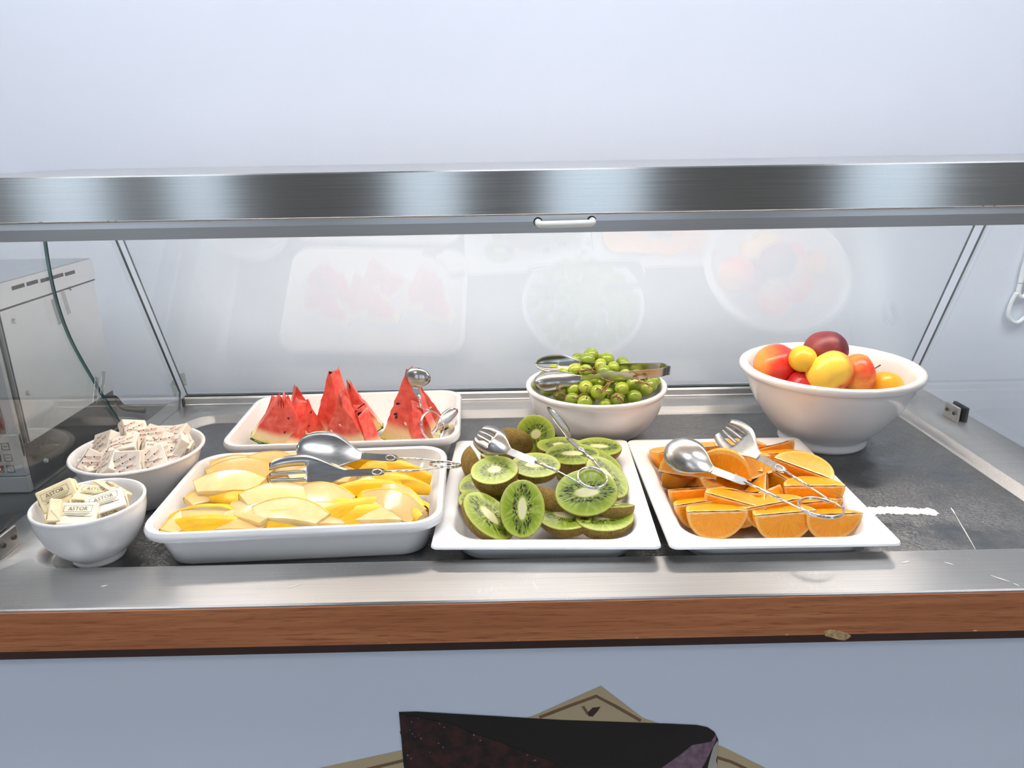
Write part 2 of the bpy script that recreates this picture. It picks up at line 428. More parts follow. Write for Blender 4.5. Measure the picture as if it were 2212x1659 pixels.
# ------------------------------------------------------------------ the room
RX0, RX1, RY0, RY1, RZ0, RZ1 = -3.6, 3.6, -3.2, 1.42, -.92, 1.75
def part(name, a, b, mat, parent=None, r=0, uv=False):
    q = MB(); (q.bbox(a, b, r) if r else q.box(a, b)); return q.build(name, MT[mat], parent, uv=uv)
struct(part('floor', (RX0, RY0, RZ0-.1), (RX1, RY1, RZ0), 'room_floor'))
struct(part('ceiling', (RX0, RY0, RZ1), (RX1, RY1, RZ1+.1), 'room_ceiling'))
struct(part('wall_back', (RX0, RY1, RZ0-.1), (RX1, RY1+.12, RZ1+.1), 'wall_paint'))
struct(part('wall_left', (RX0-.12, RY0, RZ0-.1), (RX0, RY1, RZ1+.1), 'room_wall'))
struct(part('wall_right', (RX1, RY0, RZ0-.1), (RX1+.12, RY1, RZ1+.1), 'room_wall'))
WINS = [(-3.15, -2.55), (-2.2, -1.75), (-.75, -.25), (.25, .95), (2.2, 2.9)]
WZ0, WZ1 = -.35, 1.35
q = MB(); x = RX0
for a, b in WINS:
    q.box((x, RY0-.12, RZ0-.1), (a, RY0, RZ1+.1)); q.box((a, RY0-.12, RZ0-.1), (b, RY0, WZ0)); q.box((a, RY0-.12, WZ1), (b, RY0, RZ1+.1)); x = b
q.box((x, RY0-.12, RZ0-.1), (RX1, RY0, RZ1+.1))
struct(q.build('wall_front', MT['room_wall']))
for i, (a, b) in enumerate(WINS):
    q = MB()
    for p, r in (((a, WZ0), (a+.04, WZ1)), ((b-.04, WZ0), (b, WZ1)), ((a+.04, WZ0), (b-.04, WZ0+.04)), ((a+.04, WZ1-.04), (b-.04, WZ1))):
        q.box((p[0], RY0-.08, p[1]), (r[0], RY0-.03, r[1]))
    struct(q.build('window_%d' % (i+1), MT['white_plastic']))
    ld = bpy.data.lights.new('window_portal', 'AREA'); ld.shape = 'RECTANGLE'; ld.size = b-a; ld.size_y = WZ1-WZ0; ld.cycles.is_portal = True
    lo = bpy.data.objects.new('window_portal', ld); lo.location = ((a+b)/2, RY0-.06, (WZ0+WZ1)/2); lo.rotation_euler = (math.radians(90), 0, math.pi); COL.objects.link(lo)
    lo.rotation_euler = Vector((0, -1, 0)).to_track_quat('Z', 'Y').to_euler()
for i, (x, y) in enumerate(((-1.9, -.9), (2.1, -.9), (-1.0, .62), (.1, .62), (1.2, .62))):
    t = empty('added_ceiling_light', (x, y, RZ1-.04))  # unseen panels, added to light the back wall and counter front
    part('diffuser', (-.28, -.28, -.005), (.28, .28, .0), 'added_ceiling_lamp', t)
    q = MB()
    for a, b in (((-.30, -.30), (.30, -.28)), ((-.30, .28), (.30, .30)), ((-.30, -.28), (-.28, .28)), ((.28, -.28), (.30, .28))):
        q.box((a[0], a[1], -.01), (b[0], b[1], .04))
    q.build('frame', MT['white_plastic'], t)
    tag(t, 'square white ceiling light panel added out of view to light the wall and counter', 'ceiling light', 'added ceiling light panels')

# ------------------------------------------------------------------ buffet counter
CX0, CX1, CY0, CY1, LZ = -.645, .80, .669, 1.345, .012
counter = empty('buffet_counter', (0, 1.0, RZ0))
tag(counter, 'stainless steel buffet counter with brown wood front edge and pale blue front panel', 'counter')
off = Vector((0, -1.0, -RZ0))
def cpart(mb, name, mat, **kw):
    mb.v = [v+off for v in mb.v]; return mb.build(name, MT[mat], counter, **kw)
rx0, rx1, ry0, ry1 = -.572, .712, .748, 1.262
rcx, rcy, rw, rd = (rx0+rx1)/2, (ry0+ry1)/2, (rx1-rx0)/2, (ry1-ry0)/2
ocx, ocy, ow, od = (CX0+CX1)/2, (CY0+CY1)/2, (CX1-CX0)/2, (CY1-CY0)/2
N = 8
loops = [rrect(ow, od, .003, LZ-.003, ocx, ocy, N), rrect(ow, od, .003, LZ-.0015, ocx, ocy, N), rrect(ow-.0015, od-.0015, .003, LZ, ocx, ocy, N),
         rrect(rw, rd, .05, LZ, rcx, rcy, N), rrect(rw-.003, rd-.003, .048, LZ-.001, rcx, rcy, N), rrect(rw-.010, rd-.010, .044, .0025, rcx, rcy, N), rrect(rw-.015, rd-.015, .04, .0, rcx, rcy, N)]
q = MB().loft(loops, cap0=False, cap1=False); cpart(q, 'steel_rim', 'steel_counter', smooth='auto', uv=True)
# recessed floor as a fine grid
q = MB().loft([rrect(rw-.015, rd-.015, .04, .0, rcx, rcy, N), rrect(rw-.02, rd-.02, .035, .0, rcx, rcy, N)], cap0=False, cap1=True)
cpart(q, 'recessed_well', 'steel_recess')
q = MB().bbox((CX0-.5, CY0-.0008, -.040), (CX1+.3, CY0+.03, .0089), .0010); cpart(q, 'wood_edge', 'wood')
X0, X1 = CX0-.5, CX1+.3
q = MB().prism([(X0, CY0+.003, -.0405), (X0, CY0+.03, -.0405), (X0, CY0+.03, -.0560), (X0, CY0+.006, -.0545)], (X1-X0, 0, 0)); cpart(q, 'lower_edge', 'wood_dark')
q = MB()
cc = at(1808, 1372, y=CY0)
pts = [(-.015, .005), (-.009, .008), (0, .006), (.010, .003), (.015, -.001), (.009, -.006), (.002, -.005), (-.006, -.002), (-.013, .0)]
q.prism([(cc.x+a, CY0-.0014, cc.z+b) for a, b in pts], (0, .003, 0)); cpart(q, 'chipped_spot', 'chipboard')
for px_, w_ in ((1700, .004), (1120, .003), (840, .003), (2105, .005), (1375, .004)):
    cc = at(px_, 1406-.021*px_ if px_ < 1500 else 1364+.0*px_, y=CY0)
    q = MB().prism([(cc.x+a*w_, CY0-.0014, -.0385+b*w_*.5) for a, b in ((-.5, 0), (0, .4), (.5, .1), (.2, -.35))], (0, .002, 0)); cpart(q, 'edge_nick', 'chipboard')
q = MB().box((CX0-.5, CY0+.022, RZ0), (CX1-.02, CY0+.040, -.056)); cpart(q, 'front_panel', 'laminate')
q = MB().box((CX0+.02, CY0+.041, RZ0), (CX1-.02, CY1-.02, -.02)); cpart(q, 'cabinet_body', 'laminate')

R_ = random.Random(5)
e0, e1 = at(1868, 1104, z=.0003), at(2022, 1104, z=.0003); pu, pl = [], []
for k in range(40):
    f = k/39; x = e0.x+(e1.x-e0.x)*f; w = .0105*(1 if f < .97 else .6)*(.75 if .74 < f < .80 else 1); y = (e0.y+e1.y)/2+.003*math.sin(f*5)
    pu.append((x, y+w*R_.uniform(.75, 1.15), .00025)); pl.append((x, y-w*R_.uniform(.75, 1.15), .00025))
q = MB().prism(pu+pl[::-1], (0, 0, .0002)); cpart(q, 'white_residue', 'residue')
for a, b, w in (((2054, 1096), (2064, 1112), .0009), ((2064, 1112), (2109, 1190), .0006), ((2140, 1243), (2182, 1257), .0010), ((2190, 1260), (2202, 1266), .0009), ((2040, 1214), (2060, 1220), .0009), ((1948, 1216), (1966, 1212), .0012), ((218, 1267), (232, 1264), .0010), ((1150, 1255), (1166, 1283), .0004), ((620, 1270), (650, 1262), .0005)):
    zz = .0003 if a[1] < 1195 else LZ+.0002
    p0, p1 = at(*a, z=zz), at(*b, z=zz); d = (p1-p0).normalized(); n = Vector((-d.y, d.x, 0))*w
    q = MB().prism([p0-n*.3, p0.lerp(p1, .4)-n, p1-n*.2, p1+n*.2, p0.lerp(p1, .6)+n, p0+n*.3], (0, 0, .0002)); cpart(q, 'scratch', 'residue')
# the neighbouring worktop that carries the oven
nb = empty('side_worktop', (-1.1, 1.0, RZ0)); tag(nb, 'pale grey worktop beside the steel counter carrying the oven', 'worktop')
part('top', (-.5, -.30, .89), (.452, .34, .928), 'neighbour_top', nb, .003)
part('body', (-.48, -.26, 0), (.44, .32, .889), 'laminate', nb)

# ------------------------------------------------------------------ hood
HY, HZ = .85, .444
hood = empty('display_hood', (.08, 1.0, .373)); tag(hood, 'brushed steel display hood with white pull handle above the fruit dishes', 'hood')
ho = Vector((-.08, -1.0, -.373))
def hpart(mb, name, mat, **kw):
    mb.v = [v+ho for v in mb.v]; return mb.build(name, MT[mat], hood, **kw)
HX0, HX1 = -.68, .84
q = MB().prism([(HX0, HY, .3955), (HX0, HY+.003, .3955), (HX0, HY+.003, HZ-.002), (HX0, HY+.002, HZ), (HX0, HY, HZ-.0015)], (HX1-HX0, 0, 0)); hpart(q, 'fascia', 'steel_fascia', uv=True)
q = MB().box((HX0, HY+.0031, HZ-.003), (HX1, 1.215, HZ)); hpart(q, 'top_sheet', 'steel_hoodtop', uv=True)
q = MB().prism([(HX0, HY+.007, .373), (HX0, HY+.011, .373), (HX0, HY+.011, .3938), (HX0, HY+.009, .3942), (HX0, HY+.006, .3930), (HX0, HY+.0055, .3860)], (HX1-HX0, 0, 0)); hpart(q, 'lower_rail', 'steel_lip', uv=True)
q = MB().box((HX0, 1.212, .40), (HX1, 1.2155, HZ-.0031)); hpart(q, 'back_sheet', 'hood_inside')
for xa in (HX0, HX1-.003):
    q = MB().box((xa, HY+.012, .376), (xa+.003, 1.2119, HZ-.0031)); hpart(q, 'end_sheet', 'hood_inside')
q = MB().box((HX0+.004, HY+.02, .432), (HX1-.004, 1.21, .436)); hpart(q, 'inner_liner', 'hood_inside')
q = MB().bbox((-.58, 1.045, .380), (.715, 1.085, .388), .002); hpart(q, 'light_strip', 'lamp')
q = MB().box((-.59, 1.038, .3885), (.725, 1.092, .4315)); hpart(q, 'lamp_housing', 'hood_inside')
h0, h1 = at(1162, 479, y=HY+.006), at(1278, 476, y=HY+.006)
y0 = HY+.0055; hy = y0-.017
pts = cat_spline([(h0.x, y0, h0.z), (h0.x, hy+.006, h0.z-.0004), (h0.x+.002, hy+.001, h0.z-.0012), (h0.x+.008, hy, h0.z-.0015), (h1.x-.008, hy, h1.z-.0015), (h1.x-.002, hy+.001, h1.z-.0012), (h1.x, hy+.006, h1.z-.0004), (h1.x, y0, h1.z)], 5)
q = MB().tube(pts, .0040, 12); hnd = hpart(q, 'handle', 'white_plastic', smooth=True)
for h in (h0, h1):
    q = MB().tube([(h.x, y0+.0006, h.z), (h.x, y0-.0012, h.z)], .0052, 14); hpart(q, 'washer', 'rubber').parent = hnd

# ------------------------------------------------------------------ glass panels
def glassbox(name, poly, d, label, cat, edge='glass_edge_grey'):
    """pane: polygon + thickness; front and back faces are glass, the rim faces show the edge colour"""
    root = empty(name, poly[0]); b = Vector(poly[0]); n = len(poly); P = [Vector(p)-b for p in poly]; d = Vector(d)
    o = meshobj('pane', P+[p+d for p in P], [list(range(n))[::-1], list(range(n, 2*n))]+[[i, (i+1) % n, n+(i+1) % n, n+i] for i in range(n)], [MT['glass'], MT[edge]], root)
    for i, pl in enumerate(o.data.polygons):
        pl.material_index = 0 if i < 2 else 1
    tag(root, label, cat); return root, b
PH = .4123
def panel(x, z): return Vector((x, 1.315-(z-.035)*math.tan(PH), z))
gl, gb = glassbox('glass_back_panel', [panel(-.603, .030), panel(.752, .030), panel(.752, .378), panel(-.603, .378)], Vector((0, math.cos(PH), math.sin(PH)))*.005,
    'large clear glass panel leaning forward behind the fruit dishes', 'glass panel')
rail = empty('panel_rail', (.07, 1.315, .012)); tag(rail, 'aluminium rail holding the bottom of the leaning glass panel', 'rail')
q = MB().prism([(-.675, -.008, .0), (-.675, .020, .0), (-.675, .020, .0175), (-.675, .011, .0175), (-.675, .011, .012), (-.675, -.0015, .012), (-.675, -.0015, .0175), (-.675, -.004, .0175), (-.675, -.006, .014), (-.675, -.006, .004), (-.675, -.008, .003)], (1.360, 0, 0)); chn = q.build('channel', MT['aluminium'], rail)
q = MB().prism([(-.675, -.0017, .0165), (-.675, .0, .0165), (-.675, -.0006, .0195), (-.675, -.0025, .0195)], (1.36, 0, 0)); q.build('seal', MT['rubber'], chn)
q = MB().bbox((-.679, -.010, .0), (-.6755, .02, .016), .001); q.build('end_cap', MT['screw_dark'], chn)

GXL, GXR = -.611, .765
seam = [at(*p, x=GXL) for p in ((97, 520), (108, 590), (125, 660), (150, 728), (183, 790), (222, 855), (265, 925))]
seam = [(p.y, p.z) for p in seam]
sm = cat_spline([Vector((y, z, 0)) for y, z in seam], 4); sm = [(p.x, p.y) for p in sm]
bot = (1.10, LZ)
rear = [(sm[0][0]-.001, .41)] + sm + [bot, (1.300, LZ), panel(0, .040).yz, panel(0, .41).yz]
rear = [(y+.0012 if i <= len(sm)+1 else y-.004, z) for i, (y, z) in enumerate([(p[0], p[1]) for p in rear])]
frontp = [(sm[0][0]-.001, .41)] + sm + [bot, (.700, LZ), (.690, .05), (.70, .20), (.76, .33), (.865, .41)]
frontp = [(y-.0012 if i <= len(sm)+1 else y, z) for i, (y, z) in enumerate(frontp)]
gs, sb = glassbox('glass_side_panel', [(GXL-.002, y, z) for y, z in rear], (.004, 0, 0), 'rear side glass pane meeting the leaning panel near the oven', 'glass panel')
gf, fb = glassbox('glass_side_panel', [(GXL-.002, y, z) for y, z in frontp], (.004, 0, 0), 'front side glass pane standing between butter bowls and oven', 'glass panel', 'glass_edge')
rp = [(.700, LZ), (1.300, LZ), panel(0, .040).yz, panel(0, .41).yz, (.865, .41), (.76, .33), (.70, .20), (.69, .05)]
rp = [(p[0]-(.004 if p[0] > 1.0 else 0), p[1]) for p in rp]
gr, rb = glassbox('glass_side_panel', [(GXR-.002, y, z) for y, z in rp], (.004, 0, 0), 'side glass pane beside the big white fruit bowl', 'glass panel')
def tape(parent, base, cy, cz, w, h, a, x):
    c, s = math.cos(a), math.sin(a)
    P = [(x, cy+u*c-v*s, cz+u*s+v*c) for u, v in ((-w, -h), (w, -h), (w, h), (-w, h))]
    q = MB().prism([Vector(p)-base for p in P], (.0006, 0, 0)); q.build('tape_piece', MT['tape'], parent)
for (px_, py_), w, h, a in (((120, 672), .004, .018, .15), ((133, 655), .004, .017, .15), ((205, 842), .005, .020, -.5), ((214, 828), .004, .017, -.5)):
    p = at(px_, py_, x=GXL); tape(gf if px_ in (120, 205) else gs, fb if px_ in (120, 205) else sb, p.y+(.004 if px_ in (133, 214) else -.004), p.z, w, h, a, GXL+.0034)
p = panel(-.600, .068)
for dx in (.004,):
    q = MB().prism([Vector(v)-gb for v in (panel(-.602, .052)+Vector((0, -.0008, 0)), panel(-.594, .055)+Vector((0, -.0008, 0)), panel(-.590, .082)+Vector((0, -.0008, 0)), panel(-.600, .080)+Vector((0, -.0008, 0)))], (0, -.0005, 0)); q.build('tape_piece', MT['tape'], gl)
p = at(372, 838, x=GXL); tape(gs, sb, p.y, p.z, .009, .014, .35, GXL+.0034)

def clip(x, y, label, sgn):
    """glass clamp: steel plate with two bolts, rubber pad and outer plate"""
    t = empty('glass_clip', (x, y, LZ)); tag(t, label, 'clip')
    MB().bbox((-.0085*1, -.019, .0), (-.0035, .019, .026), .0012).build('plate', MT['clip_steel'], t)
    MB().box((.0035, -.017, .0), (.0050, .017, .024)).build('pad', MT['rubber'], t)
    MB().bbox((.0052, -.019, .0), (.0105, .019, .026), .0012).build('outer_plate', MT['rubber'], t)
    for dy in (-.010, .010):
        MB().tube([(-.0084, dy, .014), (-.0105, dy, .014)], [.0036, .0028], 10).build('bolt', MT['screw_dark'], t, smooth=False)
    return t
c0 = at(2050, 905, z=LZ); clip(GXR, c0.y, 'steel glass clamp with two bolts beside the big fruit bowl', 1)
c1 = at(8, 1192, z=LZ); k = clip(GXL, c1.y, 'steel glass clamp with bolts at the foot of the pane by the butter bowls', -1); k.rotation_euler.z = math.pi

# ------------------------------------------------------------------ oven beyond the side glass
OX, OY0, OY1 = -.680, .962, 1.222
oven = empty('countertop_oven', (OX-.20, (OY0+OY1)/2, .008)); tag(oven, 'grey steel countertop oven with vent slots behind the side glass', 'oven')
ob = Vector((OX-.20, (OY0+OY1)/2, .008))
def opart(mb, name, mat, parent=oven, **kw):
    mb.v = [v-ob for v in mb.v]; return mb.build(name, MT[mat], parent, **kw)
OXL = OX-.40
zt = .303
opart(MB().bbox((OXL, OY0+.004, .010), (OX-.002, OY1-.006, .078), .002), 'base_housing', 'black_plastic')
opart(MB().box((OX-.004, OY0+.012, .0781), (OX-.0005, OY1-.004, .2670)), 'side_panel', 'oven_steel')
opart(MB().box((OXL+.004, OY0+.02, .0781), (OX-.006, OY1-.008, .2670)), 'cavity', 'oven_panel')
lid = opart(MB().prism([(OX+.001, OY0-.004, .2700), (OX+.001, OY1, .2700), (OX+.001, OY1, zt-.003), (OX+.001, OY1-.003, zt), (OX+.001, OY0-.004, zt)], (-.402, 0, 0)), 'lid', 'oven_steel')
opart(MB().box((OXL, OY0+.0005, .2675), (OX+.0004, OY1-.001, .2699)), 'lid_gap', 'slot_black')
opart(MB().box((OXL+.003, OY0-.002, zt+.0002), (OX-.001, OY1-.003, zt+.0012)), 'top_sheet', 'oven_top')
for p0, p1 in (((25, 621), (52, 614)), ((57, 612), (81, 606)), ((87, 605), (136, 592)), ((140, 591), (161, 586))):
    a, b = at(*p0, x=OX+.001), at(*p1, x=OX+.001)
    opart(MB().bbox((OX+.0008, a.y, a.z-.0042), (OX+.0016, b.y, a.z+.0012), .0003), 'vent_slot', 'slot_black', lid)
opart(MB().box((OX-.0004, OY0+.0135, .079), (OX+.0006, OY0+.0155, .2675)), 'corner_strip', 'black_plastic')
for px_, py_ in ((30, 693), (60, 848), (98, 995)):
    a = at(px_, py_, x=OX); opart(MB().tube([(OX-.0002, a.y, a.z), (OX+.003, a.y, a.z)], [.0042, .0030], 10), 'screw', 'screw')
opart(MB().bbox((OXL, OY0-.004, .0635), (OX-.001, OY0+.0035, .2670), .001), 'front_frame', 'oven_panel')
opart(MB().box((OXL+.03, OY0-.006, .10), (OX-.016, OY0-.0042, .262)), 'door_glass', 'black_plastic')
opart(MB().bbox((OXL, OY0-.006, .010), (OX-.001, OY0+.003, .0345), .001), 'lower_panel', 'oven_panel')
cp = opart(MB().bbox((OXL, OY0-.006, .0355), (OX-.001, OY0+.003, .098), .001), 'control_panel', 'oven_panel')
cpw = MB()
for zc in (.081, .064, .047):
    opart(MB().box((OX-.080, OY0-.0068, zc-.0055), (OX-.030, OY0-.0061, zc+.0055)), 'dark_strip', 'black_plastic', cp)
    opart(MB().tube([(OX-.036, OY0-.0068, zc), (OX-.036, OY0-.0085, zc)], .0018, 8), 'indicator_light', 'led_red', cp)
    q = MB()
    for a, b in (((-.026, -.0055), (-.015, -.0045)), ((-.026, .0045), (-.015, .0055)), ((-.026, -.0045), (-.025, .0045)), ((-.016, -.0045), (-.015, .0045)), ((-.023, -.0005), (-.018, .0005))):
        q.box((OX+a[0], OY0-.0066, zc+a[1]), (OX+b[0], OY0-.0061, zc+b[1]))
    opart(q, 'button_outline', 'ink_black', cp)
opart(MB().box((OX-.0015, OY0+.004, .0095), (OX+.0008, OY1-.008, .0125)), 'bottom_trim', 'clip_steel')
for fx in (OXL+.04, OX-.03):
    for fy in (OY0+.03, OY1-.03):
        opart(MB().tube([(fx, fy, -.0005+.0085), (fx, fy, .0105)], .012, 12), 'foot', 'rubber')
for a, b in (((135, 622), (137, 627)), ((142, 620), (152, 618)), ((148, 618), (153, 627)), ((229, 774), (236, 779))):
    p0, p1 = at(*a, x=OX), at(*b, x=OX)
    if p1.y < OY1-.005: opart(MB().tube([(OX+.0002, p0.y, p0.z), (OX+.0002, p1.y, p1.z)], .0009, 5), 'pen_mark', 'ink_black')
pts = [at(236, 858, y=1.24), at(250, 862, y=1.25), at(268, 880, y=1.26), at(284, 905, y=1.27), at(292, 930, y=1.275), at(296, 960, y=1.28)]
pts = [Vector((-.70, 1.2295, pts[0].z-.004))] + [p for p in pts if p.z > .014] + [Vector((-.668, 1.282, .0145))]
cab = MB().tube(cat_spline(pts, 6), .0052, 8).build('power_cable', MT['rubber'], None, smooth=True); tag(cab, 'thick black power cable curving down behind the oven', 'cable')

# ------------------------------------------------------------------ white cord on the wall
def wp(px_, py_): return at(px_, py_, y=RY1-.008)
q = MB()
q.tube(cat_spline([wp(2222, 540), wp(2214, 575), wp(2206, 605), wp(2200, 632), wp(2206, 642), wp(2216, 635), wp(2222, 615), wp(2218, 590), wp(2222, 560)], 6), .0045, 8)
q.tube(cat_spline([wp(2196, 632), wp(2184, 655), wp(2178, 680), wp(2186, 694), wp(2200, 696), wp(2218, 680), wp(2226, 655), wp(2216, 640)], 6), .0042, 8)
q.tube(cat_spline([wp(2226, 530), wp(2210, 585), wp(2204, 612)], 6), .0048, 8)
cord = q.build('white_cord', MT['cord_white'], None, smooth=True); tag(cord, 'looped white cord hanging on the pale blue wall', 'cord')

# ------------------------------------------------------------------ dishes
def deep_tray(x, y, rz, w, d, h, label):
    t = empty('deep_tray', (x, y, 0), rz); W_, D_ = w/2, d/2; n = 7
    L = [rrect(W_-.026, D_-.026, .026, 0, n=n), rrect(W_-.0225, D_-.0225, .028, .003, n=n), rrect(W_-.011, D_-.011, .033, h-.0155, n=n), rrect(W_-.0065, D_-.0065, .035, h-.0135, n=n),
         rrect(W_-.0015, D_-.0015, .037, h-.012, n=n), rrect(W_, D_, .038, h-.009, n=n), rrect(W_, D_, .038, h-.005, n=n), rrect(W_-.002, D_-.002, .037, h-.001, n=n), rrect(W_-.005, D_-.005, .036, h, n=n),
         rrect(W_-.0085, D_-.0085, .034, h-.002, n=n), rrect(W_-.013, D_-.013, .032, h-.014, n=n), rrect(W_-.026, D_-.026, .028, .012, n=n), rrect(W_-.034, D_-.034, .022, .006, n=n)]
    MB().loft(L).build('tray_body', MT['melamine'], t, smooth='auto'); tag(t, label, 'tray'); return t
def flat_dish(x, y, rz, label):
    t = empty('flat_rim_dish', (x, y, 0), rz); W_, D_, h, n = .1325, .160, .034, 7
    L = [rrect(W_-.032, D_-.030, .030, 0, n=n), rrect(W_-.028, D_-.026, .033, .004, n=n), rrect(W_-.0225, D_-.0215, .036, .026, n=n), rrect(W_-.016, D_-.015, .03, .0285, n=n),
         rrect(W_-.003, D_-.003, .009, .0288, n=n), rrect(W_, D_, .009, .0305, n=n), rrect(W_-.0008, D_-.0008, .009, .0328, n=n), rrect(W_-.003, D_-.003, .009, h, n=n),
         rrect(W_-.020, D_-.0185, .040, h-.0012, n=n), rrect(W_-.0235, D_-.0225, .038, h-.004, n=n), rrect(W_-.030, D_-.028, .034, .012, n=n), rrect(W_-.038, D_-.036, .028, .006, n=n)]
    MB().loft(L).build('dish_body', MT['melamine'], t, smooth='auto'); tag(t, label, 'dish'); return t
MELON = deep_tray(-.2585, .871, math.radians(2.7), .352, .237, .055, 'deep white tray filled with pale melon slices')
WATER = deep_tray(-.255, 1.128, math.radians(2.2), .358, .238, .055, 'deep white tray holding three clusters of watermelon wedges')
KIWI = flat_dish(.0465, .898, -.036, 'square white flat-rimmed dish heaped with kiwi halves')
ORANGE = flat_dish(.3155, .891, -.0063, 'square white flat-rimmed dish filled with orange wedges')

def bowl(x, y, prof, label, n=64):
    t = empty('serving_bowl', (x, y, 0)); MB().lathe(prof, n).build('bowl_body', MT['melamine'], t, smooth=True); tag(t, label, 'bowl'); return t
def curve(P, n=6):
    return [(p.x, p.y) for p in cat_spline([Vector((a, b, 0)) for a, b in P], n)]
FB = (.517, 1.12)
bowl(*FB, [(.055, .004), (.060, .0)] + curve([(.066, .0), (.0685, .004), (.068, .014), (.074, .020), (.092, .040), (.112, .070), (.125, .100), (.1285, .114)], 5)
     + curve([(.1295, .1165), (.136, .1175), (.139, .1225), (.1375, .128), (.132, .130), (.1255, .1275)], 4) + curve([(.1225, .118), (.113, .085), (.095, .053), (.065, .028), (.03, .018), (.004, .016)], 5),
     'big white footed bowl with rolled rim holding whole fruit')
GB = (.149, 1.166)
bowl(*GB, [(.045, .002), (.048, .0)] + curve([(.058, .0), (.068, .004), (.088, .020), (.104, .044), (.1115, .066), (.1125, .078)], 5) + curve([(.1130, .0805), (.1160, .0825), (.1172, .086), (.1160, .0895), (.1125, .0905), (.1085, .088)], 4)
     + curve([(.107, .078), (.100, .050), (.082, .024), (.055, .010), (.004, .007)], 5), 'round white bowl heaped with green grapes')
SB = (-.501, .796)
bowl(*SB, [(.022, .003), (.025, .0)] + curve([(.0285, .0), (.0297, .003), (.0290, .008), (.038, .0140), (.052, .032), (.060, .055), (.0618, .070)], 5) + [(.0626, .073), (.0620, .0752), (.0605, .0758), (.0590, .0748)]
     + curve([(.0575, .070), (.054, .050), (.044, .028), (.028, .014), (.003, .011)], 5), 'small white bowl of plain cream-wrapped butter portions')
BB = (-.5155, .953)
bowl(*BB, [(.036, .002), (.038, .0)] + curve([(.046, .0), (.050, .004), (.062, .020), (.073, .043), (.0815, .066), (.0835, .071)], 5) + [(.0865, .0725), (.0875, .0745), (.0865, .0765), (.0845, .077), (.0825, .0758)]
     + curve([(.080, .070), (.070, .042), (.056, .018), (.038, .009), (.003, .007)], 5), 'wide white bowl of red-printed butter portions behind the small bowl')

def zone(p, f, m_, b, l, r, w=.045, d=.035):
    a = f if p.y < -d else (b if p.y > d else m_); c = l if p.x < -w else (r if p.x > w else ''); return (a+' '+c).strip()
def confine(o, tray, hw, hd, zmin=.0075, wall=.35):
    """keep a piece of fruit inside its dish (walls slope outward upwards)"""
    bpy.context.view_layer.update(); T = Matrix.Translation(tray.location) @ Matrix.Rotation(tray.rotation_euler.z, 4, 'Z'); A = T.inverted() @ o.matrix_world
    P = [A @ v.co for v in o.data.vertices]; z0 = min(p.z for p in P); dz = max(0, zmin-z0); d = Vector((0, 0, dz))
    for ax, h in ((0, hw), (1, hd)):
        lo = max(-(h+wall*(p.z+dz))-p[ax] for p in P); hi = max(p[ax]-(h+wall*(p.z+dz)) for p in P)
        if lo > 0: d[ax] = lo
        elif hi > 0: d[ax] = -hi
    o.matrix_world = Matrix.Translation(T.to_3x3() @ d) @ o.matrix_world; return A.translation
def confine_bowl(o, c, rim, zr, k, zmin):
    bpy.context.view_layer.update(); P = [o.matrix_world @ v.co for v in o.data.vertices]; z0 = min(p.z for p in P)
    if z0 < zmin: o.location.z += zmin-z0; P = [p+Vector((0, 0, zmin-z0)) for p in P]
    for _ in range(6):
        e = None
        for p in P:
            d = Vector((p.x-c[0], p.y-c[1])); a = (rim-(zr-p.z)*k if p.z < zr else rim+.001); ov = d.length-a
            if ov > 0 and (e is None or ov > e[0]): e = (ov, d.normalized())
        if not e: break
        sh = Vector((-e[1].x*e[0], -e[1].y*e[0], 0)); o.location += sh; P = [p+sh for p in P]
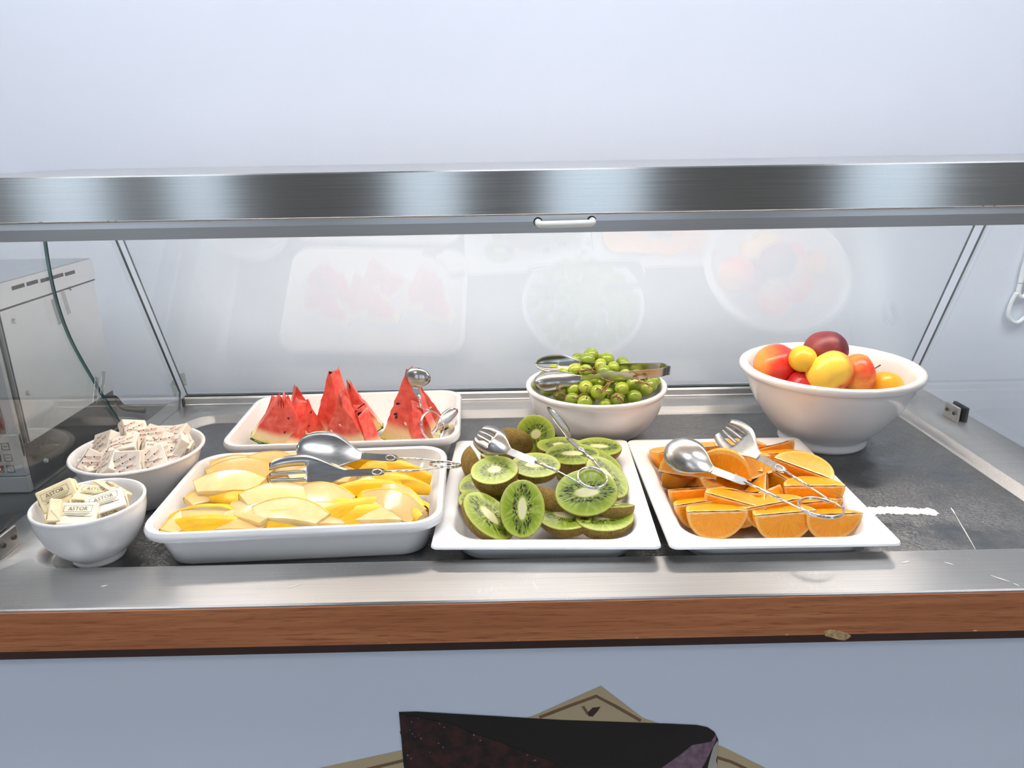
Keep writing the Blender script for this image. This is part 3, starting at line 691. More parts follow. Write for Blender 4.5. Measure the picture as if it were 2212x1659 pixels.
# ------------------------------------------------------------------ kiwi halves
def kiwi_proto(kind):
    """half a kiwi: dome of skin below z=0, cut face in the z=0 plane"""
    a, b, dp = (.033, .0255, .0235) if kind == 'kiwi_long' else (.0265, .0255, .031)
    ns, nr = 36, 9; V = []; Fc = []
    for i in range(nr+1):
        ph = (math.pi/2)*i/nr
        for j in range(ns):
            th = 2*math.pi*j/ns; p = Vector((a*math.cos(th)*math.cos(ph), b*math.sin(th)*math.cos(ph), -dp*math.sin(ph)))
            p *= 1+.018*mnoise.noise(p*70+Vector((3, 1, 2)))
            if i < nr or j == 0: V.append(p)
    for i in range(nr-1):
        for j in range(ns):
            j2 = (j+1) % ns; Fc.append([i*ns+j, (i+1)*ns+j, (i+1)*ns+j2, i*ns+j2])
    tip = len(V)-1
    for j in range(ns): Fc.append([(nr-1)*ns+j, tip, (nr-1)*ns+(j+1) % ns])
    root = meshobj('kiwi_half', V, Fc, MT['kiwi_skin'], None, True)
    Vf = []; Ff = []; rings = [1.0, .985, .95, .8, .55, .3]
    for k, r in enumerate(rings):
        for j in range(ns):
            p = V[j]*r; z = .0003 if k == 0 else (.0010 if r > .9 else .0013+.0006*mnoise.noise(p*150))
            Vf.append((p.x, p.y, z))
    Vf.append((0, 0, .0014))
    for k in range(len(rings)-1):
        for j in range(ns):
            j2 = (j+1) % ns; Ff.append([k*ns+j, k*ns+j2, (k+1)*ns+j2, (k+1)*ns+j])
    for j in range(ns): Ff.append([(len(rings)-1)*ns+j, (len(rings)-1)*ns+(j+1) % ns, len(Vf)-1])
    f = meshobj('cut_face', Vf, Ff, MT[kind], root, True)
    q = MB(); R = random.Random(3)
    for _ in range(520):
        th = R.random()*2*math.pi; ph = math.asin(min(1, R.random()**.8))
        n = Vector((math.cos(th)*math.cos(ph)/a, math.sin(th)*math.cos(ph)/b, -math.sin(ph)/dp)).normalized()
        p = Vector((a*math.cos(th)*math.cos(ph), b*math.sin(th)*math.cos(ph), -dp*math.sin(ph)))
        tn = n.orthogonal().normalized(); tn.rotate(Quaternion(n, R.random()*6.28)); L = .0011+.0010*R.random(); w = .00013
        d = (n+Vector((R.uniform(-.6, .6), R.uniform(-.6, .6), R.uniform(-.6, .6)))).normalized()
        q.add([p-tn*w, p+tn*w, p+d*L], [(0, 1, 2)])
    fz = meshobj('fuzz', q.v, q.f, MT['kiwi_fuzz'], root); fz['kind'] = 'stuff'
    return root
KP = {k: [kiwi_proto(k), False] for k in ('kiwi_long', 'kiwi_round')}
def kiwi(px_, py_, z, kind, nrm, xd, sc, label, grp='kiwi halves in the square dish'):
    k = KP['kiwi_long' if kind == 'L' else 'kiwi_round']
    o = k[0] if not k[1] else copy_tree(k[0]); k[1] = True
    o.matrix_world = frameZ(at(px_, py_, z=z+.005), nrm, xd) @ Matrix.Scale(sc*1.09, 4)
    p = confine(o, KIWI, .097, .125)
    if label == up_l: label = 'kiwi half with green cut face up '+zone(p, 'near the dish front', 'deep in the pile', 'near the dish back', 'by the melon tray', 'by the orange dish', .03)
    tag(o, label, 'kiwi half', grp)
up_l = 'kiwi half with its green cut face turned up, among the heaped kiwi'
sk_l = 'kiwi half lying cut face away and showing fuzzy brown skin'
KL = [
 (1128, 1105, .054, 'L', (.04, -.80, .60), (.05, .5, .9), .97, 'upright kiwi half at the dish front with tall pale core'),
 (1267, 1064, .062, 'L', (.02, -.70, .72), (1, .05, .1), 1.08, 'largest kiwi half, cut face tipped forward, just below the tongs ring'),
 (1068, 1016, .072, 'R', (-.05, -.22, .97), (1, .2, 0), 1.06, 'round kiwi half resting high beside the tongs fork, deep brown side showing'),
 (1157, 1005, .068, 'L', (.05, -.26, .96), (1, .1, 0), .92, 'kiwi half under the tongs arm with cut face up'),
 (1237, 981, .060, 'L', (.02, -.12, .99), (1, .05, 0), 1.05, 'long kiwi half lying flat between the two tongs arms'),
 (1157, 938, .066, 'R', (.25, -.78, .56), (.8, .1, .5), 1.04, 'topmost kiwi half at the dish back facing forward in front of the grape bowl'),
 (1208, 962, .058, 'R', (.0, .02, 1), (1, 0, 0), 1.12, 'kiwi half seen edge on behind the tongs spoon'),
 (1294, 965, .050, 'L', (.03, -.14, .98), (1, -.05, 0), .92, 'kiwi half at the far corner of the dish near the orange dish'),
 (1314, 1000, .044, 'L', (.30, -.30, .88), (.9, -.5, 0), .92, up_l),
 (1330, 1030, .050, 'L', (.34, -.40, .85), (.55, -.75, 0), .98, 'kiwi half leaning to the dish rim beside the tongs ring'),
 (1036, 1001, .048, 'L', (.86, .25, .40), (.1, 1, 0), .98, 'brown-skinned kiwi half by the melon tray, cut face turned inward'),
 (1107, 955, .058, 'L', (.35, .88, .30), (1, -.4, .35), .92, 'brown-skinned kiwi half behind the tongs fork, cut face turned away'),
 (1143, 974, .044, 'L', (.40, -.40, .82), (.9, -.5, 0), .85, up_l),
 (1014, 1041, .044, 'L', (-.14, -.26, .95), (1, .3, 0), .93, up_l),
 (1030, 1076, .036, 'L', (-.04, -.14, .98), (1, .0, 0), 1.03, up_l),
 (1056, 1118, .040, 'L', (.44, -.34, .84), (.80, -.55, -.25), 1.05, 'kiwi half at the front corner near the melon tray, fuzzy brown end outward'),
 (1219, 1114, .034, 'L', (-.12, -.16, .97), (.9, -.45, 0), .98, up_l),
 (1319, 1117, .034, 'L', (.06, -.12, .98), (.95, .35, 0), 1.04, 'kiwi half at the front corner near the orange dish with slanting core'),
 (1197, 1082, .036, 'L', (.62, .60, .50), (.5, -.5, .2), .92, 'brown-skinned kiwi half wedged beside the largest cut half'),
 (1342, 1092, .040, 'L', (.02, .35, .93), (1, .1, 0), .86, 'kiwi half tipped backward below the largest one, brown side out'),
 (1120, 1060, .024, 'R', (.0, -.2, .97), (1, 0, 0), .85, up_l),
 (1250, 1020, .026, 'L', (.0, -.1, .99), (1, 0, 0), .90, up_l),
 (1085, 985, .026, 'L', (.1, .1, .99), (1, 0, 0), .90, up_l),
]
for a in KL: kiwi(*a)

# ------------------------------------------------------------------ orange wedges
def orange_proto(alpha):
    """wedge with its axis along x at z=0 and the rind below"""
    R = .037; ns, na = 18, 8; a0 = -math.pi/2-alpha/2
    def P(u, k, r=R):
        th = math.pi*u/ns; ph = a0+alpha*k/na; rr = r*math.sin(th)
        return Vector((-r*math.cos(th)*.97, rr*math.cos(ph), rr*math.sin(ph)))
    V = [P(u, k) for u in range(ns+1) for k in range(na+1)]; Fc = []
    for u in range(ns):
        for k in range(na): Fc.append([u*(na+1)+k, u*(na+1)+k+1, (u+1)*(na+1)+k+1, (u+1)*(na+1)+k])
    root = meshobj('orange_wedge', V, Fc, MT['orange_rind'], None, True)
    q = MB()
    for k, sg in ((0, 1), (na, -1)):
        rows = []
        for f in (1, .97, .9, .6, .3, 0):
            row = []
            for u in range(ns+1):
                p = P(u, k); ax = Vector((p.x, 0, 0)); w = ax.lerp(p, f)
                nrm = Vector((0, math.sin(a0+alpha*k/na), -math.cos(a0+alpha*k/na)))*(-sg)
                if f < 1 and 0 < u < ns: w = w - nrm*(.0007*mnoise.noise(w*160+Vector((k, 0, 0)))+ .0006*(1 if f < .95 else .3))
                if f == 0: w.z += .0012*mnoise.noise(Vector((p.x*110, k, 0)))
                row.append(w)
            rows.append(row)
        V2 = [p for r in rows for p in r]; F2 = []
        for i in range(len(rows)-1):
            for u in range(ns): F2.append([i*(ns+1)+u, i*(ns+1)+u+1, (i+1)*(ns+1)+u+1, (i+1)*(ns+1)+u])
        q.add(V2, F2)
    q.build('pulp', MT['orange_pulp'], root, smooth='auto'); return root
OP = [[orange_proto(math.radians(a)), False] for a in (72, 84, 62)]
def orange(px_, py_, z, yaw, roll, pitch, label, k=0, sc=1.):
    o = OP[k][0] if not OP[k][1] else copy_tree(OP[k][0]); OP[k][1] = True
    o.matrix_world = Matrix.Translation(at(px_, py_, z=z)) @ Matrix.Rotation(math.radians(yaw), 4, 'Z') @ Matrix.Rotation(math.radians(pitch), 4, 'Y') @ Matrix.Rotation(math.radians(roll), 4, 'X') @ Matrix.Scale(sc*1.04, 4)
    p = confine(o, ORANGE, .097, .126)
    if label == ol: label = 'orange wedge '+zone(p, 'near the dish front', 'in the middle of the dish', 'toward the dish back', 'beside the kiwi dish', 'beside the bare steel counter')
    tag(o, label, 'orange wedge', 'orange wedges in the square dish')
ol = 'juicy orange wedge packed among the other wedges in the dish'
orr = 'orange wedge lying with its peel turned upward in the dish'
OLIST = [
 (1550, 1108, .044, 2, 40, 1, 'orange wedge at the dish front nearest the kiwi dish', 1),
 (1697, 1113, .044, 4, 40, -2, 'middle one of three orange wedges along the dish front', 1, 1.02),
 (1812, 1112, .043, 5, 38, 2, 'orange wedge in the front corner beside the bare steel counter', 0, .95),
 (1500, 1084, .046, 14, 36, 0, ol, 0), (1588, 1082, .050, -22, 44, 8, 'orange wedge with curved pale rim leaning on the front row', 1), (1672, 1088, .050, 8, 42, -6, ol, 0), (1752, 1086, .046, 10, 40, 0, ol, 2),
 (1820, 1080, .040, 20, 30, 4, ol, 2, .85),
 (1492, 1056, .050, 5, 34, 0, ol, 2), (1590, 1060, .050, -10, 30, 4, ol, 0), (1655, 1052, .050, 70, 20, -6, ol, 2), (1760, 1050, .052, -8, 42, -3, 'orange wedge under the tongs fork handle showing a broad cut face', 1),
 (1478, 1028, .046, -14, 130, 4, orr, 1, 1.02), (1560, 1030, .048, -18, 140, 3, orr, 1), (1640, 1030, .046, 30, 100, 0, ol, 2),
 (1690, 1030, .046, -60, 30, 6, ol, 0, .95), (1738, 1012, .056, -38, 58, 8, 'orange wedge with large round cut face leaning against the far side', 1, 1.05),
 (1440, 1000, .044, 60, -30, 0, ol, 0), (1428, 974, .044, 35, 34, 6, 'orange wedge in the far corner nearest the grape bowl', 1), (1510, 992, .048, -20, 40, 0, ol, 0),
 (1586, 1006, .056, -16, 70, 8, ol, 2), (1612, 990, .050, 10, 40, 0, ol, 1), (1530, 966, .046, 12, 42, 0, ol, 0),
 (1668, 962, .048, 16, 20, -6, 'orange wedge at the dish back in front of the big fruit bowl', 2), (1690, 980, .046, 0, 36, 0, ol, 1), (1600, 964, .044, 0, 40, 0, ol, 1),
 (1560, 1040, .034, 20, 0, 0, ol, 1), (1680, 1010, .036, 20, 0, 0, ol, 1), (1500, 1010, .034, -40, 0, 0, ol, 0), (1640, 1080, .034, 30, 0, 0, ol, 1),
]
for a in OLIST: orange(*a)

# ------------------------------------------------------------------ melon slices
def melon_proto(half, width, ro, ri):
    """arched slice along x; rind on the outer (+z) side, flesh below; origin under the crown"""
    n = 16; secs = []; rin = []
    for i in range(n+1):
        a = -half+2*half*i/n; tp = math.cos(a/half*1.25)**.75 if abs(a/half) < 1 else .42
        tp = .35+.65*max(0, math.cos(a/half*1.35)); w = width*tp; th = (ro-ri)*(.55+.45*max(0, math.cos(a/half*1.3)))
        c, s = math.sin(a), math.cos(a); wob = .0012*mnoise.noise(Vector((a*4, half*9, 0)))
        def Q(r, y): return Vector((r*c, y, r*s-ro+wob))
        r1, r0 = ro, ro-th
        secs.append([Q(r0, -w*.22), Q(r0+th*.3, -w*.36), Q(r0+th*.93, -w*.5), Q(r1-.0016, -w*.47), Q(r1-.0003, 0), Q(r1-.0016, w*.47), Q(r0+th*.93, w*.5), Q(r0+th*.3, w*.36), Q(r0, w*.22), Q(r0-.0008, 0)])
        rin.append([Q(r1-.0028, -w*.505), Q(r1-.0008, -w*.49), Q(r1+.0008, -w*.25), Q(r1+.0013, 0), Q(r1+.0008, w*.25), Q(r1-.0008, w*.49), Q(r1-.0028, w*.505)])
    root = MB().loft(secs).build('melon_slice', MT['melon_flesh'], None, smooth='auto')
    V = [p for r in rin for p in r]; k = 7; Fc = [[i*k+j, i*k+j+1, (i+1)*k+j+1, (i+1)*k+j] for i in range(n) for j in range(k-1)]
    meshobj('rind', V, Fc, MT['melon_rind'], root, True); return root
MP = [[melon_proto(.62, .026, .085, .052), False], [melon_proto(.50, .030, .095, .058), False], [melon_proto(.42, .022, .090, .060), False]]
def melon(px_, py_, z, yaw, roll, pitch, label, k=0, sc=1.):
    o = MP[k][0] if not MP[k][1] else copy_tree(MP[k][0]); MP[k][1] = True
    o.matrix_world = Matrix.Translation(at(px_, py_, z=z)) @ Matrix.Rotation(math.radians(yaw), 4, 'Z') @ Matrix.Rotation(math.radians(pitch), 4, 'Y') @ Matrix.Rotation(math.radians(roll), 4, 'X') @ Matrix.Scale(sc, 4)
    p = confine(o, MELON, .143, .086, .008, .30)
    if label in (ml, my): label = ('pale fleshy melon slice ' if label == ml else 'yellow-rinded melon slice ')+zone(p, 'near the tray front', 'in the middle of the tray', 'along the tray back', 'on the butter bowl side', 'on the kiwi dish side')
    tag(o, label, 'melon slice', 'melon slices in the deep tray')
ml = 'pale melon slice lying with its flesh side up in the tray'
my = 'melon slice with its bright yellow rind edge turned up in the tray'
# roll 0: rind up; +70..90: rind towards the viewer, flesh up; -80: rind away, flesh up
MLIST = [
 (432, 1140, .050, 3, 62, 0, 'melon slice along the tray front with yellow rind outward, nearest the small bowl', 0), (615, 1136, .050, 0, 60, 4, 'melon slice along the tray front with yellow rind outward, below the tongs fork', 1),
 (775, 1130, .052, 8, 52, -3, my, 1), (755, 1102, .058, 16, 55, -6, 'melon slice with broad yellow rind slanting up beside the front row', 0),
 (440, 1090, .057, 0, -28, 0, 'melon slice arched with yellow rind uppermost near the small bowl', 1, 1.05), (490, 1068, .055, -14, 34, 4, my, 0),
 (505, 1034, .058, 2, -84, 0, 'long pale melon slice lying left of the tongs fork tines', 1, 1.05), (600, 1062, .058, 14, -86, 4, ml, 1), (640, 1094, .056, -8, -80, 3, ml, 0), (560, 1098, .052, -30, -86, 0, ml, 2),
 (480, 1014, .052, 6, 40, 0, my, 2), (530, 1002, .055, 2, -76, 0, ml, 0), (470, 992, .05, 4, -80, 0, ml, 2), (590, 990, .056, 2, -74, 0, my, 1),
 (700, 1056, .058, -10, -74, 0, ml, 0), (720, 1082, .056, -16, 30, 2, ml, 2), (790, 1062, .058, 10, 68, 0, my, 1), (840, 1078, .058, -12, 46, 4, 'melon slice with yellow rind turned up beside the tongs handle', 0),
 (885, 1072, .056, -20, -30, 6, my, 1), (915, 1104, .052, -48, 30, 6, my, 2), (868, 1104, .060, -24, -66, 4, ml, 1), (820, 1122, .048, 0, -86, 0, ml, 1), (915, 1126, .058, -56, 40, 0, my, 2),
 (880, 1040, .056, -14, 50, 3, my, 0), (835, 1010, .056, -8, 40, 0, 'melon slice with yellow rind between the two tongs arms', 0), (900, 1016, .055, -24, 56, 4, my, 1), (770, 1000, .056, -6, 68, 0, my, 0),
 (660, 992, .054, 0, -80, 0, ml, 1), (700, 1020, .054, 6, -84, 0, ml, 1), (925, 1060, .058, -40, -64, 0, ml, 1), (420, 1060, .048, 30, -80, 0, ml, 2), (385, 1120, .046, 60, -84, 0, ml, 2),
 (450, 1030, .046, 40, -84, 0, ml, 2), (550, 1060, .046, 0, -86, 0, ml, 1), (840, 1040, .046, 0, -86, 0, ml, 1), (690, 1120, .046, 0, -86, 0, ml, 1), (510, 1125, .044, 0, -86, 0, ml, 0), (420, 1112, .046, 4, -84, 0, ml, 1),
]
for a in MLIST: melon(*a)

# ------------------------------------------------------------------ watermelon wedges
def watermelon(px_, py_, Yd, halfang, thick, yaw, lean, rollx, label, seed, tipcut=0., seeds=(), lift=0.):
    """triangular wedge standing on its rind; local origin at the (uncut) apex, z up, y = thickness"""
    apex = at(px_, py_, y=Yd); R_ = apex.z-.0105-lift; halfang = math.radians(halfang)
    nr, na = 14, 12; Rn = random.Random(seed); k = .120/R_
    def P(i, j, y):
        r = R_*(tipcut+(1-tipcut)*i/nr); a = (-1+2*j/na)*halfang
        jag = (1-i/nr)**2*.010
        p = Vector((r*math.sin(a), y, -r*math.cos(a)))
        p.z += jag*mnoise.noise(Vector((j*.9, seed, y*60)))*2; p.x += .0022*mnoise.noise(p*90+Vector((seed, 0, 0)))
        p.y += .0022*mnoise.noise(p*55+Vector((0, seed, 3)))
        return p
    V = []; Fc = []
    for y in (-thick/2, thick/2): V += [P(i, j, y*(.75+.25*i/nr)) for i in range(nr+1) for j in range(na+1)]
    n1 = (nr+1)*(na+1)
    for i in range(nr):
        for j in range(na):
            a = i*(na+1)+j; Fc.append([a, a+na+1, a+na+2, a+1]); Fc.append([n1+a, n1+a+1, n1+a+na+2, n1+a+na+1])
        for j in (0, na):
            a = i*(na+1)+j; q_ = [a, a+n1, a+n1+na+1, a+na+1]; Fc.append(q_ if j == na else q_[::-1])
    for j in range(na): Fc.append([j, j+1, n1+j+1, n1+j])
    o = meshobj('watermelon_wedge', [v*k for v in V], Fc, MT['watermelon_flesh'], None, True); o.data.set_sharp_from_angle(angle=math.radians(55))
    Vr = []; rr = R_+.0022
    for i in range(na+1):
        a = (-1+2*i/na)*halfang
        for y, r in ((-thick/2-.0003, R_-.002), (-thick/2+.001, rr), (thick/2-.001, rr), (thick/2+.0003, R_-.002)): Vr.append(Vector((r*math.sin(a), y, -r*math.cos(a)))*k)
    meshobj('rind', Vr, [[i*4+j, i*4+j+1, (i+1)*4+j+1, (i+1)*4+j] for i in range(na) for j in range(3)], MT['watermelon_rind'], o, False)
    for f, g, dark in seeds:
        r = R_*f; a = g*halfang; q = MB().lathe([(.0001, -.0035), (.0016, -.002), (.0021, 0), (.0014, .0025), (.0001, .004)], 8)
        M = Matrix.Translation(Vector((r*math.sin(a), -thick/2-.0004, -r*math.cos(a)))*k) @ Matrix.Rotation(Rn.uniform(0, 3), 4, 'Y') @ Matrix.Scale(.55, 4, (0, 1, 0))
        q.v = [M @ v for v in q.v]; q.build('seed', MT['seed_black' if dark else 'seed_white'], o, smooth=True)
    o.matrix_world = Matrix.Translation(apex) @ Matrix.Rotation(math.radians(yaw), 4, 'Z') @ Matrix.Rotation(math.radians(lean), 4, 'X') @ Matrix.Rotation(math.radians(rollx), 4, 'Y') @ Matrix.Scale(1/k, 4)
    tag(o, label, 'watermelon', 'watermelon wedges in the deep tray')
wl = 'watermelon wedge leaning in the middle cluster of the tray'
watermelon(608, 850, 1.085, 33, .026, 12, 3, 6, 'front watermelon wedge with white rind edge next to the butter bowl', 1, .16, ((.72, .15, True), (.45, .5, True)), .014)
watermelon(603, 838, 1.125, 26, .024, -6, -2, 2, 'broken-topped watermelon wedge behind the front one near the butter bowl', 2, .24, ((.30, .6, True),))
watermelon(652, 862, 1.100, 27, .028, 62, 0, 0, 'watermelon wedge seen edge on beside the front wedge', 3, .10, ((.25, .2, True), (.5, -.3, True)))
watermelon(637, 834, 1.150, 22, .022, 25, -2, -4, 'narrow watermelon wedge at the back near the butter bowl', 4, .05, ((.3, 0, True),))
watermelon(722, 806, 1.125, 21, .030, -30, 0, 3, 'tallest watermelon wedge in the middle of the tray', 5, .03)
watermelon(738, 850, 1.075, 24, .024, -6, 4, 0, 'watermelon wedge with pale rind corner behind the tongs spoon', 6, .04, ((.55, -.2, False), (.7, -.75, False)), .012)
watermelon(752, 824, 1.150, 20, .024, 10, 0, -12, 'watermelon wedge with green rind tip slanting behind the middle cluster', 7, .07)
watermelon(778, 872, 1.090, 26, .026, -50, 0, -6, 'low watermelon wedge in front of the middle cluster', 8, .14)
watermelon(884, 798, 1.115, 22, .030, -12, 0, 2, 'watermelon wedge with black seeds gripped by the upright tongs', 9, .03, ((.45, -.72, True), (.60, -.70, True), (.64, -.62, True), (.70, -.1, False)))
watermelon(902, 822, 1.145, 21, .026, 22, 0, -8, 'watermelon wedge standing behind the tongs loop', 10, .05, ((.55, .1, True), (.5, .5, False)))
watermelon(898, 868, 1.092, 22, .022, -70, 0, 0, 'small watermelon wedge seen edge on beside the tongs loop', 11, .10, ((.4, 0, True),))

# ------------------------------------------------------------------ grapes
def grape_proto():
    bm = bmesh.new(); bmesh.ops.create_icosphere(bm, subdivisions=3, radius=.0117)
    for v in bm.verts: v.co.z *= 1.10
    me = bpy.data.meshes.new('grape'); bm.to_mesh(me); bm.free(); o = fin('grape', me, MT['grape'], None, True)
    MB().lathe([(.0001, .01255), (.0009, .0131), (.0013, .0131), (.0017, .0126), (.0021, .0124)], 8).build('stem_scar', MT['grape_scar'], o, smooth=True)
    return o
GP = grape_proto(); used = False; Rg = random.Random(11); pts = []
def gh(x, y):
    r = math.hypot(x, y); return .083+.040*max(0, 1-(r/.104)**2)+.010*math.exp(-((x+.01)**2+(y-.035)**2)/.0012)
for layer, (dz, dmin, tries, rmax) in enumerate(((0, .0205, 6000, .096), (-.017, .0205, 3000, .090))):
    for _ in range(tries):
        a = Rg.random()*6.2832; r = rmax*math.sqrt(Rg.random()); x, y = r*math.cos(a), r*math.sin(a); z = gh(x, y)+dz+Rg.uniform(-.004, .003)
        if r > .088: z = min(z, .090)
        if layer == 1 and r > .075: z += .004
        p = Vector((x, y, z))
        if all((p-q_).length > dmin for q_ in pts): pts.append(p)
glab = 'round green grape in the heaped white bowl'
for p in pts:
    o = copy_tree(GP) if used else GP; used = True
    o.location = Vector((GB[0], GB[1], 0))+p; o.rotation_euler = (Rg.uniform(-2.2, 2.2), Rg.uniform(-2.2, 2.2), Rg.uniform(0, 6)); s_ = Rg.uniform(.86, 1.06); o.scale = (s_, s_, s_)
    tag(o, glab, 'grape', 'green grapes in the bowl')
def stem(p0, p1, seed, label, n=5):
    R = random.Random(seed); a, b = Vector(p0), Vector(p1); mid = a.lerp(b, .5)+Vector((0, 0, .004)); q = MB(); main = cat_spline([a, mid, b], 5)
    q.tube(main, [.0019-.0009*i/(len(main)-1) for i in range(len(main))], 6); q.build_ = None
    o = q.build('bare_grape_stalk', MT['grape_stem'], None, smooth=True)  # a single bare grape stem, no grapes on it
    for k in range(n):
        c = main[int((k+1)/(n+1)*(len(main)-1))]; d = Vector((R.uniform(-1, 1), R.uniform(-1, .6), R.uniform(-.4, .8))).normalized()
        e = c+d*R.uniform(.008, .015); f = e+Vector((R.uniform(-1, 1), R.uniform(-1, 1), R.uniform(-1, .5))).normalized()*.006
        MB().tube([c, c.lerp(e, .5)+Vector((0, 0, .001)), e, f], [.0010, .0008, .0008, .0013], 5).build('twig', MT['grape_stem'], o, smooth=True)
    tag(o, label, 'grape stalk', 'bare grape stalks in the bowl')
stem(at(1298, 848, z=.104), at(1326, 824, z=.122), 1, 'thick brown grape stem poking up in the middle of the grapes', 6)
stem(at(1372, 826, z=.112), at(1412, 838, z=.104), 2, 'dark grape stem lying over grapes near the bowl rim by the orange dish', 5)
stem(at(1256, 802, z=.124), at(1292, 806, z=.124), 3, 'dry grape stem between the grape tongs arms', 5)
stem(at(1246, 862, z=.104), at(1268, 852, z=.110), 4, 'short dark grape stem at the front rim of the bowl', 4)
stem(at(1200, 856, z=.104), at(1222, 854, z=.106), 5, 'dark grape stem tucked under the tongs spoon', 3)
stem(at(1322, 858, z=.106), at(1345, 866, z=.100), 6, 'thin forked grape stem below the thick one', 5)

# ------------------------------------------------------------------ whole fruit
def fruit(name, px_, py_, z, r, sq, mat, label, cat, kind='peach', ax=(0, 0, 1), grp='whole fruit in the big bowl', pos=None, stem_=False):
    n, m_ = 28, 18; prof = []
    for i in range(m_+1):
        t = math.pi*i/m_; R = math.sin(t); Z = math.cos(t)
        if kind == 'apple':
            rr = r*(1+.06*math.sin(t)**2)*R**.92 if R > 0 else 0; zz = r*sq*Z
            if i < 5: zz -= r*.34*(1-R)**1.6
            if i > m_-5: zz += r*.22*(1-R)**1.6
        else:
            rr = r*R; zz = r*sq*Z
            if i < 4: zz -= r*.10*(1-R)**1.5
        prof.append((max(rr, .00015), zz))
    q = MB(); loops = []
    for R, Z in prof:
        lp = []
        for j in range(n):
            a = 2*math.pi*j/n; g = 1.0
            if kind == 'peach': g = 1-.05*math.exp(-((((a+math.pi) % (2*math.pi))-math.pi)/.28)**2)
            if kind == 'apple': g = 1+.015*math.cos(5*a)*(1 if Z < 0 else .3)
            lp.append((R*g*math.cos(a), R*g*math.sin(a), Z))
        loops.append(lp)
    o = q.loft(loops).build(name, MT[mat], None, smooth=True)
    if stem_:
        MB().tube([(0, 0, r*sq*.60), (.001, 0, r*sq*.95), (.004, .001, r*sq*1.22)], [.0012, .0009, .0013], 6).build('stem', MT['ink_brown'], o, smooth=True)
    if kind == 'apple':
        q = MB()
        for j in range(5):
            a = j*1.2566; q.add([(.0010*math.cos(a+1.2), .0010*math.sin(a+1.2), -r*sq*.80), (.0010*math.cos(a-1.2), .0010*math.sin(a-1.2), -r*sq*.80), (.0042*math.cos(a), .0042*math.sin(a), -r*sq*.86)], [(0, 1, 2)])
        q.build('calyx', MT['ink_brown'], o)
    o.matrix_world = frameZ(pos if pos else at(px_, py_, z=z), ax, (1, .3, 0) if abs(ax[0]) < .9 else (0, 0, 1)); tag(o, label, cat, grp)
fruit('nectarine', 1676, 787, .126, .0350, .93, 'nectarine_skin', 'red and orange nectarine resting against the bowl rim', 'nectarine', 'peach', (-.3, -.2, .9))
fruit('yellow_plum', 1734, 775, .146, .0212, .98, 'plum_yellow_skin', 'small yellow plum between the nectarine and the dark peach', 'plum', 'peach', (.2, -.3, .9))
fruit('dark_peach', 1783, 758, .150, .0345, .94, 'plum_dark_skin', 'dark purple-red peach on top of the fruit bowl', 'peach', 'peach', (.1, .6, .8))
fruit('apple', 1792, 806, .126, .0350, .95, 'apple_yellow_skin', 'yellow apple with red cheek in the middle of the fruit bowl', 'apple', 'apple', (-.35, .75, .55))
fruit('apple', 1855, 806, .120, .0290, .95, 'apple_red_skin', 'red and yellow striped apple with a dark stem in the bowl', 'apple', 'apple', (.93, -.1, .30), stem_=True)
fruit('plum', 1738, 834, .100, .0300, .92, 'apple_crimson_skin', 'crimson plum just showing above the bowl rim', 'plum', 'peach', (0, 0, 1))
fruit('apricot', 1914, 834, .098, .0260, .95, 'plum_orange_skin', 'orange-yellow apricot low against the bowl side', 'apricot', 'peach', (.2, .2, 1))
fruit('apple', 0, 0, 0, .033, .9, 'apple_red_skin', 'red apple buried under the dark peach in the bowl', 'apple', 'apple', (0, .3, .9), pos=Vector((FB[0]-.005, FB[1]+.045, .085)))
fruit('nectarine', 0, 0, 0, .033, .9, 'nectarine_skin', 'nectarine buried under the front fruit in the bowl', 'nectarine', 'peach', (0, .3, .9), pos=Vector((FB[0]-.022, FB[1]-.026, .062)))
fruit('apple', 0, 0, 0, .031, .9, 'apple_red_skin', 'red apple buried under the striped apple in the bowl', 'apple', 'apple', (0, .3, .9), pos=Vector((FB[0]+.052, FB[1]+.010, .070)))

# ------------------------------------------------------------------ butter portions
def textmesh(body, size):
    cu = bpy.data.curves.new('lettering', 'FONT'); cu.body = body; cu.size = size; cu.align_x = 'CENTER'; cu.align_y = 'CENTER'; cu.resolution_u = 2
    o = bpy.data.objects.new('lettering', cu); COL.objects.link(o); bpy.context.view_layer.update()
    me = bpy.data.meshes.new_from_object(o.evaluated_get(bpy.context.evaluated_depsgraph_get()))
    V = [v.co.copy() for v in me.vertices]; Fc = [list(p.vertices) for p in me.polygons]
    bpy.data.objects.remove(o); bpy.data.curves.remove(cu); bpy.data.meshes.remove(me); return V, Fc
AST = textmesh('ASTOR', .0072)
def packet(name, dims, mat, seed, prints):
    R = random.Random(seed); L, B, H = dims; bm = bmesh.new(); bmesh.ops.create_cube(bm, size=1)
    for v in bm.verts: v.co = Vector((v.co.x*L*R.uniform(.93, 1.03), v.co.y*B*R.uniform(.93, 1.03), v.co.z*H*R.uniform(.9, 1.04)))
    bmesh.ops.bevel(bm, geom=bm.edges[:], offset=.0012, segments=1, affect='EDGES')
    me = bpy.data.meshes.new(name); bm.to_mesh(me); bm.free(); o = fin(name, me, MT[mat], None)
    q = MB()
    for sx in (-1, 1):
        x = sx*(L/2+.0006)
        q.prism([(x, -B*.42, -H*.40), (x, B*.42, -H*.40), (x, 0, H*.30)], (sx*.0007, 0, 0))
    q.build('end_fold', MT[mat], o)
    q = MB().prism([(-L*.36, -B*.1, H/2+.0006), (L*.38, -B*.16, H/2+.0006), (L*.40, -B*.02, H/2+.0006), (-L*.34, B*.04, H/2+.0006)], (0, 0, .0004))
    q.build('seam', MT[mat], o)
    prints(o, L, B, H, R); return o
